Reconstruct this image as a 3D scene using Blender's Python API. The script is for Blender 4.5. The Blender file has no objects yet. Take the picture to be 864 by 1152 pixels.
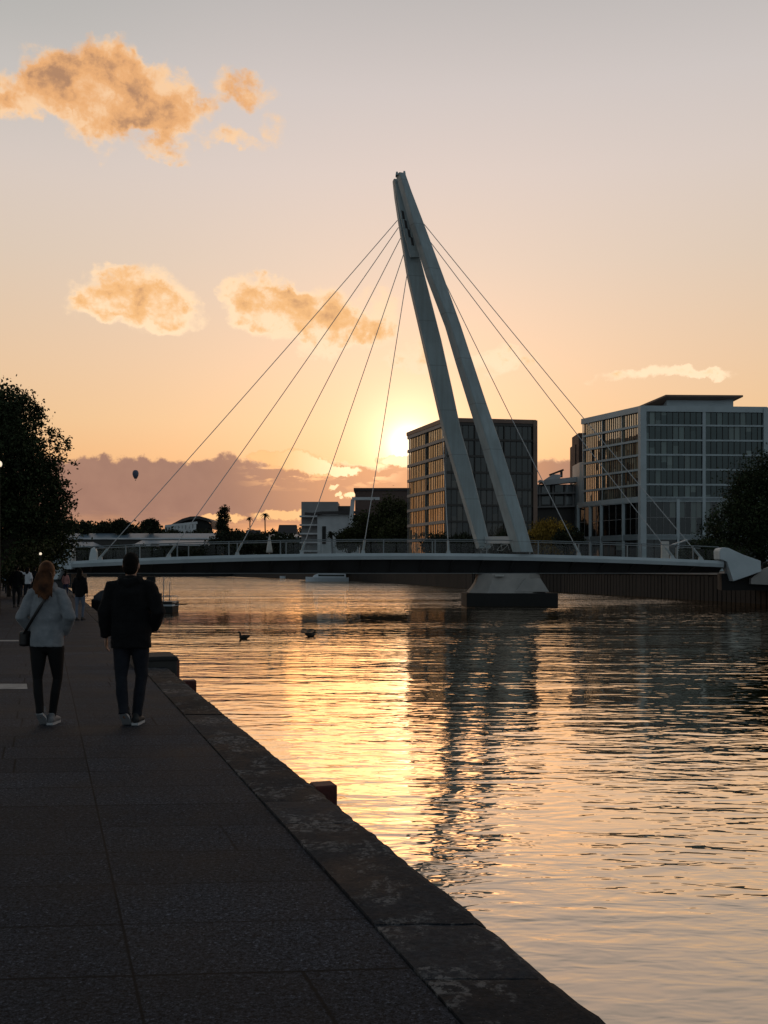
import bpy, bmesh, math, random
import numpy as np
from mathutils import Vector, Matrix, Euler, Quaternion

R = math.radians
SC = bpy.context.scene
COL = SC.collection
F = 1150.0            # focal length in photo pixels
CH = 1.62             # eye height above the promenade
WATER = -1.5


def at(px, py, Y):
    """world point that stands at depth Y and is seen at a photo pixel"""
    return Vector(((px - 432) / F * Y, Y, CH - (py - 640) / F * Y))


# ------------------------------------------------------------------ materials
def newmat(name):
    m = bpy.data.materials.new(name)
    m.use_nodes = True
    nt = m.node_tree
    for n in list(nt.nodes):
        nt.nodes.remove(n)
    out = nt.nodes.new('ShaderNodeOutputMaterial')
    return m, nt, out


class G:
    """tiny node-graph helper"""
    def __init__(s, nt):
        s.nt = nt

    def n(s, t, **kw):
        x = s.nt.nodes.new(t)
        for k, v in kw.items():
            setattr(x, k, v)
        return x

    def set(s, sock, v):
        if v is None:
            return
        if isinstance(v, bpy.types.NodeSocket):
            s.nt.links.new(v, sock)
        else:
            if isinstance(v, (tuple, list)) and len(v) == 3 and len(sock.default_value) == 4:
                v = tuple(v) + (1,)
            sock.default_value = v

    def m(s, op, a, b=None, c=None, clamp=False):
        x = s.n('ShaderNodeMath', operation=op)
        x.use_clamp = clamp
        s.set(x.inputs[0], a)
        if b is not None:
            s.set(x.inputs[1], b)
        if c is not None:
            s.set(x.inputs[2], c)
        return x.outputs[0]

    def v(s, op, a, b=None, out=0):
        x = s.n('ShaderNodeVectorMath', operation=op)
        s.set(x.inputs[0], a)
        if b is not None:
            s.set(x.inputs[1], b)
        return x.outputs['Value'] if out == 'Value' else x.outputs[0]

    def noise(s, vec, scale, detail=2, rough=.5, dist=0, color=False):
        x = s.n('ShaderNodeTexNoise')
        s.set(x.inputs['Vector'], vec)
        x.inputs['Scale'].default_value = scale
        x.inputs['Detail'].default_value = detail
        x.inputs['Roughness'].default_value = rough
        x.inputs['Distortion'].default_value = dist
        return x.outputs['Color' if color else 'Fac']

    def mr(s, v, a, b, c=0., d=1., smooth=False):
        x = s.n('ShaderNodeMapRange')
        if smooth:
            x.interpolation_type = 'SMOOTHSTEP'
        s.set(x.inputs['Value'], v)
        s.set(x.inputs['From Min'], a)
        s.set(x.inputs['From Max'], b)
        s.set(x.inputs['To Min'], c)
        s.set(x.inputs['To Max'], d)
        return x.outputs['Result']

    def mix(s, f, a, b, mode='MIX'):
        x = s.n('ShaderNodeMix', data_type='RGBA', blend_type=mode)
        s.set(x.inputs[0], f)
        s.set(x.inputs[6], a)
        s.set(x.inputs[7], b)
        return x.outputs[2]

    def ramp(s, f, stops, interp='LINEAR'):
        x = s.n('ShaderNodeValToRGB')
        cr = x.color_ramp
        cr.interpolation = interp
        while len(cr.elements) < len(stops):
            cr.elements.new(0.5)
        for e, (p, c) in zip(cr.elements, stops):
            e.position = p
            e.color = tuple(c) + (1,)
        s.set(x.inputs[0], f)
        return x.outputs[0]

    def comb(s, x, y, z):
        c = s.n('ShaderNodeCombineXYZ')
        s.set(c.inputs[0], x)
        s.set(c.inputs[1], y)
        s.set(c.inputs[2], z)
        return c.outputs[0]


def mat(name, c1, c2=None, sheen=0., sheencol=(1, 1, 1), rough=.7, metal=0., scale=3., bump=0., bscale=20., spec=.5, coat=0., detail=4,
        lo=.35, hi=.65, emit=None, estr=1., attr=None):
    m, nt, out = newmat(name)
    g = G(nt)
    p = g.n('ShaderNodeBsdfPrincipled')
    tc = g.n('ShaderNodeTexCoord').outputs['Object']
    col = c1
    if c2 is not None:
        f = g.mr(g.noise(tc, scale, detail, .6), lo, hi)
        col = g.mix(f, c1, c2)
    if attr:
        a = g.n('ShaderNodeAttribute', attribute_name=attr)
        col = g.mix(1.0, col if c2 is not None else tuple(c1) + (1,), a.outputs['Color'], 'MULTIPLY')
    g.set(p.inputs['Base Color'], col)
    p.inputs['Roughness'].default_value = rough
    p.inputs['Metallic'].default_value = metal
    p.inputs['Specular IOR Level'].default_value = spec
    p.inputs['Coat Weight'].default_value = coat
    if sheen:
        p.inputs['Sheen Weight'].default_value = sheen
        p.inputs['Sheen Roughness'].default_value = .35
        p.inputs['Sheen Tint'].default_value = tuple(sheencol) + (1,)
    if bump:
        b = g.n('ShaderNodeBump')
        b.inputs['Strength'].default_value = bump
        b.inputs['Distance'].default_value = .02
        g.set(b.inputs['Height'], g.noise(tc, bscale, 5, .6))
        nt.links.new(b.outputs[0], p.inputs['Normal'])
    if emit:
        p.inputs['Emission Color'].default_value = tuple(emit) + (1,)
        p.inputs['Emission Strength'].default_value = estr
    nt.links.new(p.outputs[0], out.inputs[0])
    return m


M = {}
M['white_paint'] = mat('white_paint', (.50, .53, .54), (.38, .41, .42), rough=.5, scale=.25, bump=.05, bscale=3)
M['pylon_paint'] = mat('pylon_paint', (.43, .49, .51), (.37, .42, .44), rough=.62, scale=.35, bump=.05, bscale=3)
M['fascia_paint'] = mat('fascia_paint', (.62, .68, .71), (.52, .58, .61), rough=.5, scale=.6)
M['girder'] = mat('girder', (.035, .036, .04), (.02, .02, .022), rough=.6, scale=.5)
M['concrete'] = mat('concrete', (.46, .42, .39), (.33, .31, .29), rough=.85, scale=.5, bump=.2, bscale=6)
M['dark_concrete'] = mat('dark_concrete', (.05, .047, .044), (.028, .026, .025), rough=.9, scale=.4, bump=.3, bscale=3)
M['footing'] = mat('footing', (.013, .012, .012), (.009, .009, .009), rough=.85, scale=.9)
M['steel'] = mat('steel', (.45, .46, .47), rough=.35, metal=.8)
M['cable'] = mat('cable', (.55, .56, .57), rough=.55)
M['rail_paint'] = mat('rail_paint', (.24, .26, .27), rough=.45)
M['black_cloth'] = mat('black_cloth', (.005, .005, .006), (.009, .009, .010), sheen=.03, rough=.9, scale=9, bump=.3, bscale=160, spec=.2)
M['jeans'] = mat('jeans', (.014, .016, .022), (.022, .024, .032), rough=.9, scale=10, bump=.3, bscale=220, spec=.2)
M['jeans_pale'] = mat('jeans_pale', (.12, .14, .19), (.16, .18, .23), rough=.9, scale=10, spec=.2)
M['leggings'] = mat('leggings', (.008, .008, .009), rough=.8, spec=.25)
M['grey_knit'] = mat('grey_knit', (.24, .255, .275), (.31, .32, .34), rough=.95, scale=14, bump=.5, bscale=190, spec=.15, sheen=.35)
M['skin'] = mat('skin', (.42, .24, .17), (.36, .2, .14), rough=.55, scale=8)
M['hair_ginger'] = mat('hair_ginger', (.12, .045, .018), (.028, .011, .006), sheen=.6, sheencol=(1, .5, .2), rough=.6, spec=.12, scale=9, bump=.4, bscale=60)
M['hair_dark'] = mat('hair_dark', (.007, .006, .005), rough=.8, spec=.1, bump=.5, bscale=120)
M['shoe_dark'] = mat('shoe_dark', (.02, .02, .022), rough=.7)
M['shoe_pale'] = mat('shoe_pale', (.22, .22, .23), (.16, .16, .17), rough=.7, scale=25)
M['sole'] = mat('sole', (.45, .45, .46), rough=.7)
M['leather'] = mat('leather', (.012, .011, .011), rough=.45)
M['shirt_white'] = mat('shirt_white', (.75, .75, .78), rough=.9)
M['shirt_blue'] = mat('shirt_blue', (.2, .3, .4), rough=.9)
M['pink'] = mat('pink', (.5, .22, .2), rough=.9)
M['navy'] = mat('navy', (.02, .03, .07), rough=.9)
M['fender'] = mat('fender', (.10, .018, .014), (.05, .012, .01), rough=.7, scale=9, bump=.4, bscale=30)
M['line_paint'] = mat('line_paint', (.36, .35, .34), (.2, .2, .195), rough=.8, scale=6)
M['timber'] = mat('timber', (.06, .045, .035), (.03, .024, .02), rough=.85, scale=3)
M['hull_dark'] = mat('hull_dark', (.015, .018, .022), rough=.3)
M['hull_white'] = mat('hull_white', (.75, .8, .85), rough=.35)
M['tarp'] = mat('tarp', (.02, .025, .035), (.035, .04, .05), rough=.8, scale=3)
M['boat_glass'] = mat('boat_glass', (.02, .03, .035), rough=.08)
M['duck'] = mat('duck', (.03, .024, .018), rough=.8)
M['balloon'] = mat('balloon', (.10, .11, .17), (.13, .14, .19), rough=.7, scale=.05)  # distance haze is put into this bluish tone
M['lamp_glow'] = mat('lamp_glow', (.9, .85, .75), emit=(1, .82, .6), estr=.9)
M['lamp_metal'] = mat('lamp_metal', (.02, .02, .022), rough=.5, metal=.4)
M['bark'] = mat('bark', (.05, .037, .028), (.025, .02, .015), rough=.95, scale=4, bump=.8, bscale=9)
M['leaf_dark'] = mat('leaf_dark', (.032, .045, .016), (.02, .028, .012), rough=.7, scale=.8, spec=.2, attr='tone')
M['leaf_olive'] = mat('leaf_olive', (.06, .062, .02), (.03, .036, .013), rough=.75, scale=.25, spec=.2, attr='tone')
M['leaf_gold'] = mat('leaf_gold', (.34, .20, .03), (.17, .11, .02), rough=.8, scale=.3, spec=.2, attr='tone')
M['leaf_far'] = mat('leaf_far', (.035, .04, .022), (.022, .026, .016), rough=.9, scale=.1, spec=.1, attr='tone')
M['ground'] = mat('ground', (.05, .052, .035), (.03, .034, .022), rough=.95, scale=.15)
M['hills'] = mat('hills', (.035, .042, .035), (.025, .03, .026), rough=1, scale=.01)
M['frame_white'] = mat('frame_white', (.50, .56, .59), (.42, .47, .49), rough=.5, scale=.3)
M['frame_grey'] = mat('frame_grey', (.30, .29, .29), (.24, .23, .23), rough=.55, scale=.3)
M['frame_brown'] = mat('frame_brown', (.24, .15, .11), (.18, .11, .085), rough=.55, scale=.3)
M['frame_dark'] = mat('frame_dark', (.045, .038, .034), rough=.5)
M['core'] = mat('core', (.03, .03, .03), rough=.9)
M['panel_white'] = mat('panel_white', (.74, .74, .75), (.58, .58, .59), rough=.75, scale=.3)
M['panel_brown'] = mat('panel_brown', (.14, .09, .075), (.10, .065, .055), rough=.8, scale=.3)
M['roof_blue'] = mat('roof_blue', (.20, .27, .33), (.14, .19, .24), rough=.45, scale=.05, metal=.2)
M['roof_dark'] = mat('roof_dark', (.06, .05, .05), rough=.7)
M['canvas'] = mat('canvas', (.62, .6, .56), (.5, .48, .45), rough=.9, scale=4)
M['rail_glass'] = None


def glass_mat(name, refl=.55, tint=(.8, .85, .85), rough=.03):
    m, nt, out = newmat(name)
    g = G(nt)
    a = g.n('ShaderNodeAttribute', attribute_name='tone').outputs['Color']
    d = g.n('ShaderNodeBsdfDiffuse')
    g.set(d.inputs[0], a)
    gl = g.n('ShaderNodeBsdfGlossy')
    gl.inputs[0].default_value = tuple(tint) + (1,)
    gl.inputs[1].default_value = rough
    lw = g.n('ShaderNodeFresnel')
    lw.inputs[0].default_value = 1.5
    f = g.m('ADD', g.m('MULTIPLY', lw.outputs[0], 1 - refl), refl, clamp=True)
    # slow waviness of big panes
    tc = g.n('ShaderNodeTexCoord').outputs['Object']
    b = g.n('ShaderNodeBump')
    b.inputs['Strength'].default_value = .25
    b.inputs['Distance'].default_value = .05
    g.set(b.inputs['Height'], g.noise(tc, .5, 2))
    nt.links.new(b.outputs[0], gl.inputs['Normal'])
    mx = g.n('ShaderNodeMixShader')
    g.set(mx.inputs[0], f)
    nt.links.new(d.outputs[0], mx.inputs[1])
    nt.links.new(gl.outputs[0], mx.inputs[2])
    nt.links.new(mx.outputs[0], out.inputs[0])
    return m


M['glass'] = glass_mat('glass', .06, (.6, .72, .72))
M['glass_warm'] = glass_mat('glass_warm', .5, (.86, .82, .74))
M['glass_dim'] = glass_mat('glass_dim', .03)


def railglass():
    m, nt, out = newmat('rail_glass')
    g = G(nt)
    t = g.n('ShaderNodeBsdfTransparent')
    t.inputs[0].default_value = (.86, .89, .89, 1)
    gl = g.n('ShaderNodeBsdfGlossy')
    gl.inputs[1].default_value = .05
    mx = g.n('ShaderNodeMixShader')
    mx.inputs[0].default_value = .03
    nt.links.new(t.outputs[0], mx.inputs[1])
    nt.links.new(gl.outputs[0], mx.inputs[2])
    nt.links.new(mx.outputs[0], out.inputs[0])
    return m


M['rail_glass'] = railglass()


def pylon_mat():
    m, nt, out = newmat('pylon_steel')
    g = G(nt)
    P = g.n('ShaderNodeNewGeometry').outputs['Position']
    sp = g.n('ShaderNodeSeparateXYZ')
    g.set(sp.inputs[0], P)
    fr = g.m('FRACT', g.m('DIVIDE', sp.outputs[2], 3.9))
    seam = g.mr(g.m('MINIMUM', fr, g.m('SUBTRACT', 1.0, fr)), .004, .014, 1, 0)
    streak = g.mr(g.noise(g.v('MULTIPLY', P, (3.2, 3.2, .16)), 1.0, 5, .65), .42, .68, 0, 1)
    blot = g.mr(g.noise(P, .35, 4, .6), .35, .65)
    c = g.mix(blot, (.42, .50, .52), (.35, .41, .425))
    c = g.mix(g.m('MULTIPLY', streak, .45), c, (.25, .265, .26))
    c = g.mix(g.m('MULTIPLY', seam, .45), c, (.16, .17, .17))
    p = g.n('ShaderNodeBsdfPrincipled')
    g.set(p.inputs['Base Color'], c)
    g.set(p.inputs['Roughness'], g.mr(blot, 0, 1, .5, .7))
    nt.links.new(p.outputs[0], out.inputs[0])
    return m


M['pylon_paint'] = pylon_mat()


# ------------------------------------------------------------------ geometry collector
class MB:
    def __init__(s):
        s.v, s.f, s.mi, s.tone = [], [], [], []
        s.usetone = False

    def add(s, vs, fs, mi=0, tone=None):
        o = len(s.v)
        s.v += [tuple(v) for v in vs]
        for f in fs:
            s.f.append(tuple(i + o for i in f))
            s.mi.append(mi)
            s.tone.append(tone if tone is not None else (1, 1, 1))
        if tone is not None:
            s.usetone = True

    def box(s, c, size, rot=0., mi=0, taper=1.):
        cx, cy, cz = c
        hx, hy, hz = size[0] / 2, size[1] / 2, size[2] / 2
        vs = []
        for z, k in ((-hz, 1), (hz, taper)):
            for x, y in ((-hx, -hy), (hx, -hy), (hx, hy), (-hx, hy)):
                x, y = x * k, y * k
                vs.append((cx + x * math.cos(rot) - y * math.sin(rot), cy + x * math.sin(rot) + y * math.cos(rot), cz + z))
        s.add(vs, [(3, 2, 1, 0), (4, 5, 6, 7), (0, 1, 5, 4), (1, 2, 6, 5), (2, 3, 7, 6), (3, 0, 4, 7)], mi)

    def bar(s, a, b, w, h, mi=0):
        """box between two points, width w sideways, height h"""
        a, b = Vector(a), Vector(b)
        d = (b - a).normalized()
        up = Vector((0, 0, 1)) if abs(d.z) < .95 else Vector((0, 1, 0))
        sd = d.cross(up).normalized()
        u = sd.cross(d)
        vs = []
        for p in (a, b):
            for i, j in ((-1, -1), (1, -1), (1, 1), (-1, 1)):
                vs.append(p + sd * (i * w / 2) + u * (j * h / 2))
        s.add(vs, [(0, 1, 2, 3), (7, 6, 5, 4), (0, 4, 5, 1), (1, 5, 6, 2), (2, 6, 7, 3), (3, 7, 4, 0)], mi)

    def tube(s, pts, rad, n=8, mi=0, caps=True, ell=None, ref=None):
        """loft of circles/ellipses along pts.  rad: number, list of numbers or list of (a,b)"""
        pts = [Vector(p) for p in pts]
        if not isinstance(rad, (list, tuple)):
            rad = [rad] * len(pts)
        o = len(s.v)
        prev = None
        vs = []
        for i, p in enumerate(pts):
            if i == 0:
                d = pts[1] - p
            elif i == len(pts) - 1:
                d = p - pts[i - 1]
            else:
                d = (pts[i + 1] - pts[i - 1])
            d.normalize()
            if ref is not None:
                sd = Vector(ref)
                sd = (sd - d * sd.dot(d)).normalized()
            elif prev is None:
                t = Vector((1, 0, 0)) if abs(d.x) < .9 else Vector((0, 1, 0))
                sd = (t - d * t.dot(d)).normalized()
            else:
                sd = (prev - d * prev.dot(d)).normalized()
            prev = sd
            u = d.cross(sd)
            r = rad[i]
            a, b = r if isinstance(r, (tuple, list)) else (r, r)
            for k in range(n):
                t = 2 * math.pi * k / n
                vs.append(p + sd * (a * math.cos(t)) + u * (b * math.sin(t)))
        fs = []
        for i in range(len(pts) - 1):
            for k in range(n):
                k2 = (k + 1) % n
                fs.append((i * n + k, i * n + k2, (i + 1) * n + k2, (i + 1) * n + k))
        if caps:
            fs.append(tuple(range(n - 1, -1, -1)))
            fs.append(tuple((len(pts) - 1) * n + k for k in range(n)))
        s.add(vs, fs, mi)

    def ball(s, c, r, n=12, m=8, mi=0, rot=None):
        c = Vector(c)
        rr = r if isinstance(r, (tuple, list)) else (r, r, r)
        vs = []
        for j in range(1, m):
            ph = math.pi * j / m
            for k in range(n):
                t = 2 * math.pi * k / n
                v = Vector((rr[0] * math.sin(ph) * math.cos(t), rr[1] * math.sin(ph) * math.sin(t), rr[2] * math.cos(ph)))
                if rot:
                    v = rot @ v
                vs.append(c + v)
        top = Vector((0, 0, rr[2]))
        if rot:
            top = rot @ top
        vs.append(c + top)
        vs.append(c - top)
        T, B = len(vs) - 2, len(vs) - 1
        fs = []
        for j in range(m - 2):
            for k in range(n):
                k2 = (k + 1) % n
                fs.append((j * n + k, (j + 1) * n + k, (j + 1) * n + k2, j * n + k2))
        for k in range(n):
            k2 = (k + 1) % n
            fs.append((T, k, k2))
            fs.append((B, (m - 2) * n + k2, (m - 2) * n + k))
        s.add(vs, fs, mi)

    def prism(s, poly, z0, z1, mi=0):
        n = len(poly)
        vs = [(p[0], p[1], z0) for p in poly] + [(p[0], p[1], z1) for p in poly]
        fs = [tuple(range(n - 1, -1, -1)), tuple(range(n, 2 * n))]
        for i in range(n):
            j = (i + 1) % n
            fs.append((i, j, n + j, n + i))
        s.add(vs, fs, mi)

    def extr(s, prof, axis_pts, mi=0):
        """prof: list of closed sections (same count), lofted"""
        n = len(prof[0])
        vs = [p for sec in prof for p in sec]
        fs = []
        for i in range(len(prof) - 1):
            for k in range(n):
                k2 = (k + 1) % n
                fs.append((i * n + k, i * n + k2, (i + 1) * n + k2, (i + 1) * n + k))
        fs.append(tuple(range(n - 1, -1, -1)))
        fs.append(tuple((len(prof) - 1) * n + k for k in range(n)))
        s.add(vs, fs, mi)

    def build(s, name, mats, parent=None, smooth=False, loc=None, bevel=0., fix=True):
        me = bpy.data.meshes.new(name)
        vs = s.v
        off = None
        if loc is not None:
            off = Vector(loc)
            vs = [tuple(Vector(v) - off) for v in vs]
        elif parent is not None:
            off = world_loc(parent)
            vs = [tuple(Vector(v) - off) for v in vs]
        me.from_pydata(vs, [], s.f)
        if not isinstance(mats, (list, tuple)):
            mats = [mats]
        for m in mats:
            me.materials.append(m)
        me.polygons.foreach_set('material_index', s.mi)
        if s.usetone:
            ca = me.color_attributes.new('tone', 'FLOAT_COLOR', 'CORNER')
            data = []
            for p in me.polygons:
                data += list(s.tone[p.index]) * 0 + [c for _ in range(p.loop_total) for c in (*s.tone[p.index], 1)]
            ca.data.foreach_set('color', data)
        if fix:
            bm = bmesh.new()
            bm.from_mesh(me)
            bmesh.ops.recalc_face_normals(bm, faces=bm.faces)
            bm.to_mesh(me)
            bm.free()
        if smooth:
            me.polygons.foreach_set('use_smooth', [True] * len(me.polygons))
        me.update()
        o = bpy.data.objects.new(name, me)
        COL.objects.link(o)
        if loc is not None and parent is None:
            o.location = loc
        if parent is not None:
            o.parent = parent
            if loc is not None:
                o.location = off - world_loc(parent)
        if bevel:
            b = o.modifiers.new('bevel', 'BEVEL')
            b.width = bevel
            b.segments = 2
            b.limit_method = 'ANGLE'
            b.angle_limit = R(35)
        return o


def world_loc(o):
    l = Vector(o.location)
    while o.parent is not None:
        o = o.parent
        l = l + Vector(o.location)
    return l


def tag(o, label=None, cat=None, group=None, kind=None):
    if label:
        o['label'] = label
    if cat:
        o['category'] = cat
    if group:
        o['group'] = group
    if kind:
        o['kind'] = kind
    return o


def thing(name, label, cat, loc=(0, 0, 0), group=None):
    o = bpy.data.objects.new(name, None)
    o.empty_display_size = .2
    o.location = loc
    COL.objects.link(o)
    return tag(o, label, cat, group)


def copy_tree(o, parent=None):
    c = o.copy()
    COL.objects.link(c)
    if parent is not None:
        c.parent = parent
    for ch in [x for x in COL.objects if x.parent == o]:
        copy_tree(ch, c)
    return c


# ------------------------------------------------------------------ camera
cam_d = bpy.data.cameras.new('camera')
cam = bpy.data.objects.new('camera', cam_d)
COL.objects.link(cam)
cam.location = (0, 0, CH)
cam.rotation_euler = (R(90), 0, 0)
cam_d.sensor_width = 36
cam_d.lens = 36 * F / 1152
cam_d.shift_y = 64 / 1152
cam_d.clip_start = .1
cam_d.clip_end = 20000
SC.camera = cam
SC.render.resolution_x, SC.render.resolution_y = 768, 1024
SC.view_settings.view_transform = 'Standard'
SC.view_settings.look = 'None'
SC.view_settings.exposure = 0
SC.view_settings.gamma = 1
SC.cycles.use_denoising = True
SC.cycles.max_bounces = 6
SC.cycles.transparent_max_bounces = 12
SC.cycles.sample_clamp_indirect = 3
SC.cycles.sample_clamp_direct = 12
SC.cycles.caustics_reflective = False
SC.cycles.caustics_refractive = False

# ------------------------------------------------------------------ world
SUN_AZ = math.degrees(math.atan((460 - 432) / F))
SUN_EL = 6.9


def azel(px, py):
    x, z = (px - 432) / F, (640 - py) / F
    return math.degrees(math.atan(x)), math.degrees(math.atan(z / math.hypot(1, x)))


def build_world():
    w = bpy.data.worlds.new('World')
    SC.world = w
    w.use_nodes = True
    nt = w.node_tree
    for n in list(nt.nodes):
        nt.nodes.remove(n)
    g = G(nt)
    out = g.n('ShaderNodeOutputWorld')
    bg = g.n('ShaderNodeBackground')
    nt.links.new(bg.outputs[0], out.inputs[0])
    D = g.n('ShaderNodeTexCoord').outputs['Generated']
    sep = g.n('ShaderNodeSeparateXYZ')
    g.set(sep.inputs[0], g.v('NORMALIZE', D))
    x, y, z = sep.outputs
    el = g.m('MULTIPLY', g.m('ARCSINE', z), 180 / math.pi)
    az = g.m('MULTIPLY', g.m('ARCTAN2', x, y), 180 / math.pi)
    # clear-sky gradient by height
    e01 = g.mr(el, 0, 90)
    k = 1 / 90
    up = g.ramp(e01, [(0, (.85, .33, .12)), (2.2 * k, (.86, .39, .15)), (5 * k, (.86, .46, .20)), (8 * k, (.83, .545, .30)),
                      (11 * k, (.79, .56, .365)), (16.5 * k, (.70, .575, .465)), (21 * k, (.665, .58, .53)),
                      (25 * k, (.60, .55, .53)), (29 * k, (.50, .475, .465)), (37 * k, (.27, .275, .29)),
                      (52 * k, (.09, .105, .13)), (90 * k, (.05, .06, .08))])
    back = g.ramp(e01, [(0, (.20, .235, .26)), (10 * k, (.27, .33, .365)), (30 * k, (.20, .245, .275)), (58 * k, (.06, .075, .09)),
                        (90 * k, (.05, .06, .08))])
    sd = Vector((math.sin(R(SUN_AZ)) * math.cos(R(SUN_EL)), math.cos(R(SUN_AZ)) * math.cos(R(SUN_EL)), math.sin(R(SUN_EL))))
    da = g.m('ABSOLUTE', g.m('SUBTRACT', az, SUN_AZ))
    fa = g.mr(da, 36, 108, 0, 1, True)
    base = g.mix(fa, up, back)
    # dimmer, redder low sky away from the sun inside the view
    side = g.mr(da, 4, 26, 0, 1, True)
    base = g.mix(g.m('MULTIPLY', side, g.mr(el, 26, 4, 0, .25)), base, g.mix(1.0, base, (.86, .83, .84), 'MULTIPLY'))
    base = g.mix(g.m('MULTIPLY', g.mr(g.m('SUBTRACT', SUN_AZ, az), 6, 24, 0, 1, True), g.mr(el, 20, 27, 0, 1)), base, g.mix(1.0, base, (.86, .90, .89), 'MULTIPLY'))
    # real atmosphere on top of it
    sky = g.n('ShaderNodeTexSky', sky_type='NISHITA')
    sky.sun_disc = False
    sky.sun_elevation = R(SUN_EL)
    sky.sun_rotation = R(SUN_AZ)
    sky.air_density = 1.5
    sky.dust_density = 3
    base = g.mix(1.0, base, g.mix(1.0, sky.outputs[0], (.003, .003, .003), 'MULTIPLY'), 'ADD')
    # glow round the veiled sun
    cosd = g.v('DOT_PRODUCT', g.v('NORMALIZE', D), tuple(sd), 'Value')
    ang = g.m('MULTIPLY', g.m('ARCCOSINE', g.m('MINIMUM', cosd, 1.0)), 180 / math.pi)

    def lobe(sig, amp, col):
        e = g.m('EXPONENT', g.m('MULTIPLY', g.m('POWER', g.m('DIVIDE', ang, sig), 2.0), -1.0))
        return g.mix(1.0, (0, 0, 0, 1), g.v('MULTIPLY', g.comb(*[c * amp for c in col]), g.comb(e, e, e)), 'ADD')
    for sig, amp, col in ((15, .155, (1, .45, .35)), (6.5, .20, (1, .48, .28)), (2.4, .75, (1, .78, .5)), (.9, 1.3, (1, .95, .8))):
        base = g.mix(1.0, base, lobe(sig, amp, col), 'ADD')
    # --- clouds, placed by compass direction and height
    V = g.comb(az, el, 0.0)
    warp = g.v('SCALE', g.v('SUBTRACT', g.noise(V, .42, 7, .62, color=True), (.5, .5, .5)))
    warp.node.inputs['Scale'].default_value = 3.0
    warp2 = g.v('SCALE', g.v('SUBTRACT', g.noise(V, .16, 3, .5, color=True), (.5, .5, .5)))
    warp2.node.inputs['Scale'].default_value = 1.8
    VW = g.v('ADD', V, g.v('ADD', warp, warp2))
    fb = g.noise(g.v('MULTIPLY', V, (.8, 1.1, 1)), 1.1, 8, .62)
    blobs = [  # px, py, rx, ry (photo pixels), weight
        (45, 105, 60, 24, 1.1), (105, 95, 62, 45, 1.5), (160, 106, 56, 34, 1.3), (188, 128, 34, 22, .9), (108, 138, 38, 28, 1.0), (0, 115, 30, 16, .7),
        (272, 100, 32, 17, .7), (258, 153, 36, 9, .55), (185, 165, 26, 14, .7), (308, 140, 12, 18, .4), (240, 122, 16, 12, .5),
        (150, 332, 56, 28, 1.5), (108, 340, 30, 16, .9), (186, 352, 34, 18, 1.0), (165, 364, 28, 10, .5),
        (300, 340, 42, 25, 1.5), (335, 354, 54, 25, 1.4), (268, 348, 18, 16, .7), (390, 374, 44, 18, 1.2), (425, 352, 22, 22, .8), (368, 386, 40, 12, .9),
        (466, 401, 24, 11, .8), (562, 404, 38, 12, .85), (515, 400, 24, 9, .65), (440, 410, 8, 4, .5), (745, 421, 64, 7, .95), (790, 420, 24, 5, .5),
        (-120, 250, 90, 22, 1.0), (1010, 190, 110, 26, 1.0), (-300, 120, 120, 30, 1.0), (1250, 330, 120, 22, 1.0),
    ]
    tot = None
    for px, py, rx, ry, wt in blobs:
        a, e = azel(px, py)
        a1, e1 = azel(px + rx, py)
        a2, e2 = azel(px, py - ry)
        q = g.v('MULTIPLY', g.v('SUBTRACT', VW, (a, e, 0)), (1 / (abs(a1 - a) * 1.35), 1 / (abs(e2 - e) * 1.35), 0))
        b = g.m('MULTIPLY', g.m('SUBTRACT', 1.0, g.v('DOT_PRODUCT', q, q, 'Value')), wt)
        b = g.m('MAXIMUM', b, 0.0)
        tot = b if tot is None else g.m('ADD', tot, b)
    dens = g.m('ADD', g.m('MINIMUM', tot, 1.35), g.m('MULTIPLY', g.m('SUBTRACT', fb, .5), g.mr(tot, 0, .3, 0, 2.0)))
    alpha = g.mr(dens, -.02, .85, 0, .97, True)
    near = g.mr(el, 24, 9, 0, 1)
    light = g.mix(near, (.96, .62, .36), (1.12, .84, .56))
    midc = g.mix(near, (.84, .43, .18), (1.0, .57, .24))
    dark = g.mix(near, (.44, .235, .13), (.62, .33, .16))
    fb2 = g.noise(g.v('ADD', V, (3.1, 1.7, 0)), .30, 4, .55)
    fb3 = g.noise(g.v('ADD', VW, (7.7, 2.9, 0)), .9, 5, .6)
    thick = g.m('ADD', g.m('MULTIPLY', g.m('SUBTRACT', dens, g.mix(near, (.5, .5, .5), (1.0, 1.0, 1.0))), .6),
                g.m('ADD', g.m('MULTIPLY', g.m('SUBTRACT', fb2, .5), 2.6), g.m('MULTIPLY', g.m('SUBTRACT', fb3, .5), 1.3)))
    ccol = g.mix(g.mr(thick, -.15, .45, 0, 1, True), light, midc)
    ccol = g.mix(g.mr(thick, .35, 1.0, 0, 1, True), ccol, dark)
    dimm = g.mr(da, 30, 100, 1, .35)
    ccol = g.v('SCALE', ccol)
    g.set(ccol.node.inputs['Scale'], dimm)
    base = g.mix(alpha, base, ccol)
    # --- low cloud bank
    edge = g.m('ADD', g.m('MULTIPLY', g.m('SUBTRACT', g.noise(V, .5, 8, .6), .5), 2.6),
               g.m('MULTIPLY', g.m('SUBTRACT', g.noise(V, .11, 2, .5), .5), 1.1))
    top = g.m('ADD', edge, g.mr(g.m('ABSOLUTE', az), 24, 40, 5.95, 1.2, True))
    bank = g.mr(g.m('SUBTRACT', top, el), -.06, .22, 0, 1, True)
    holes = g.m('MULTIPLY', g.mr(g.noise(g.v('MULTIPLY', V, (.6, 2.2, 1)), .7, 6, .6), .50, .60, 0, 1, True),
                g.mr(g.m('ABSOLUTE', g.m('SUBTRACT', az, -3.6)), 2.4, 5.0, 1, 0, True))
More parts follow.
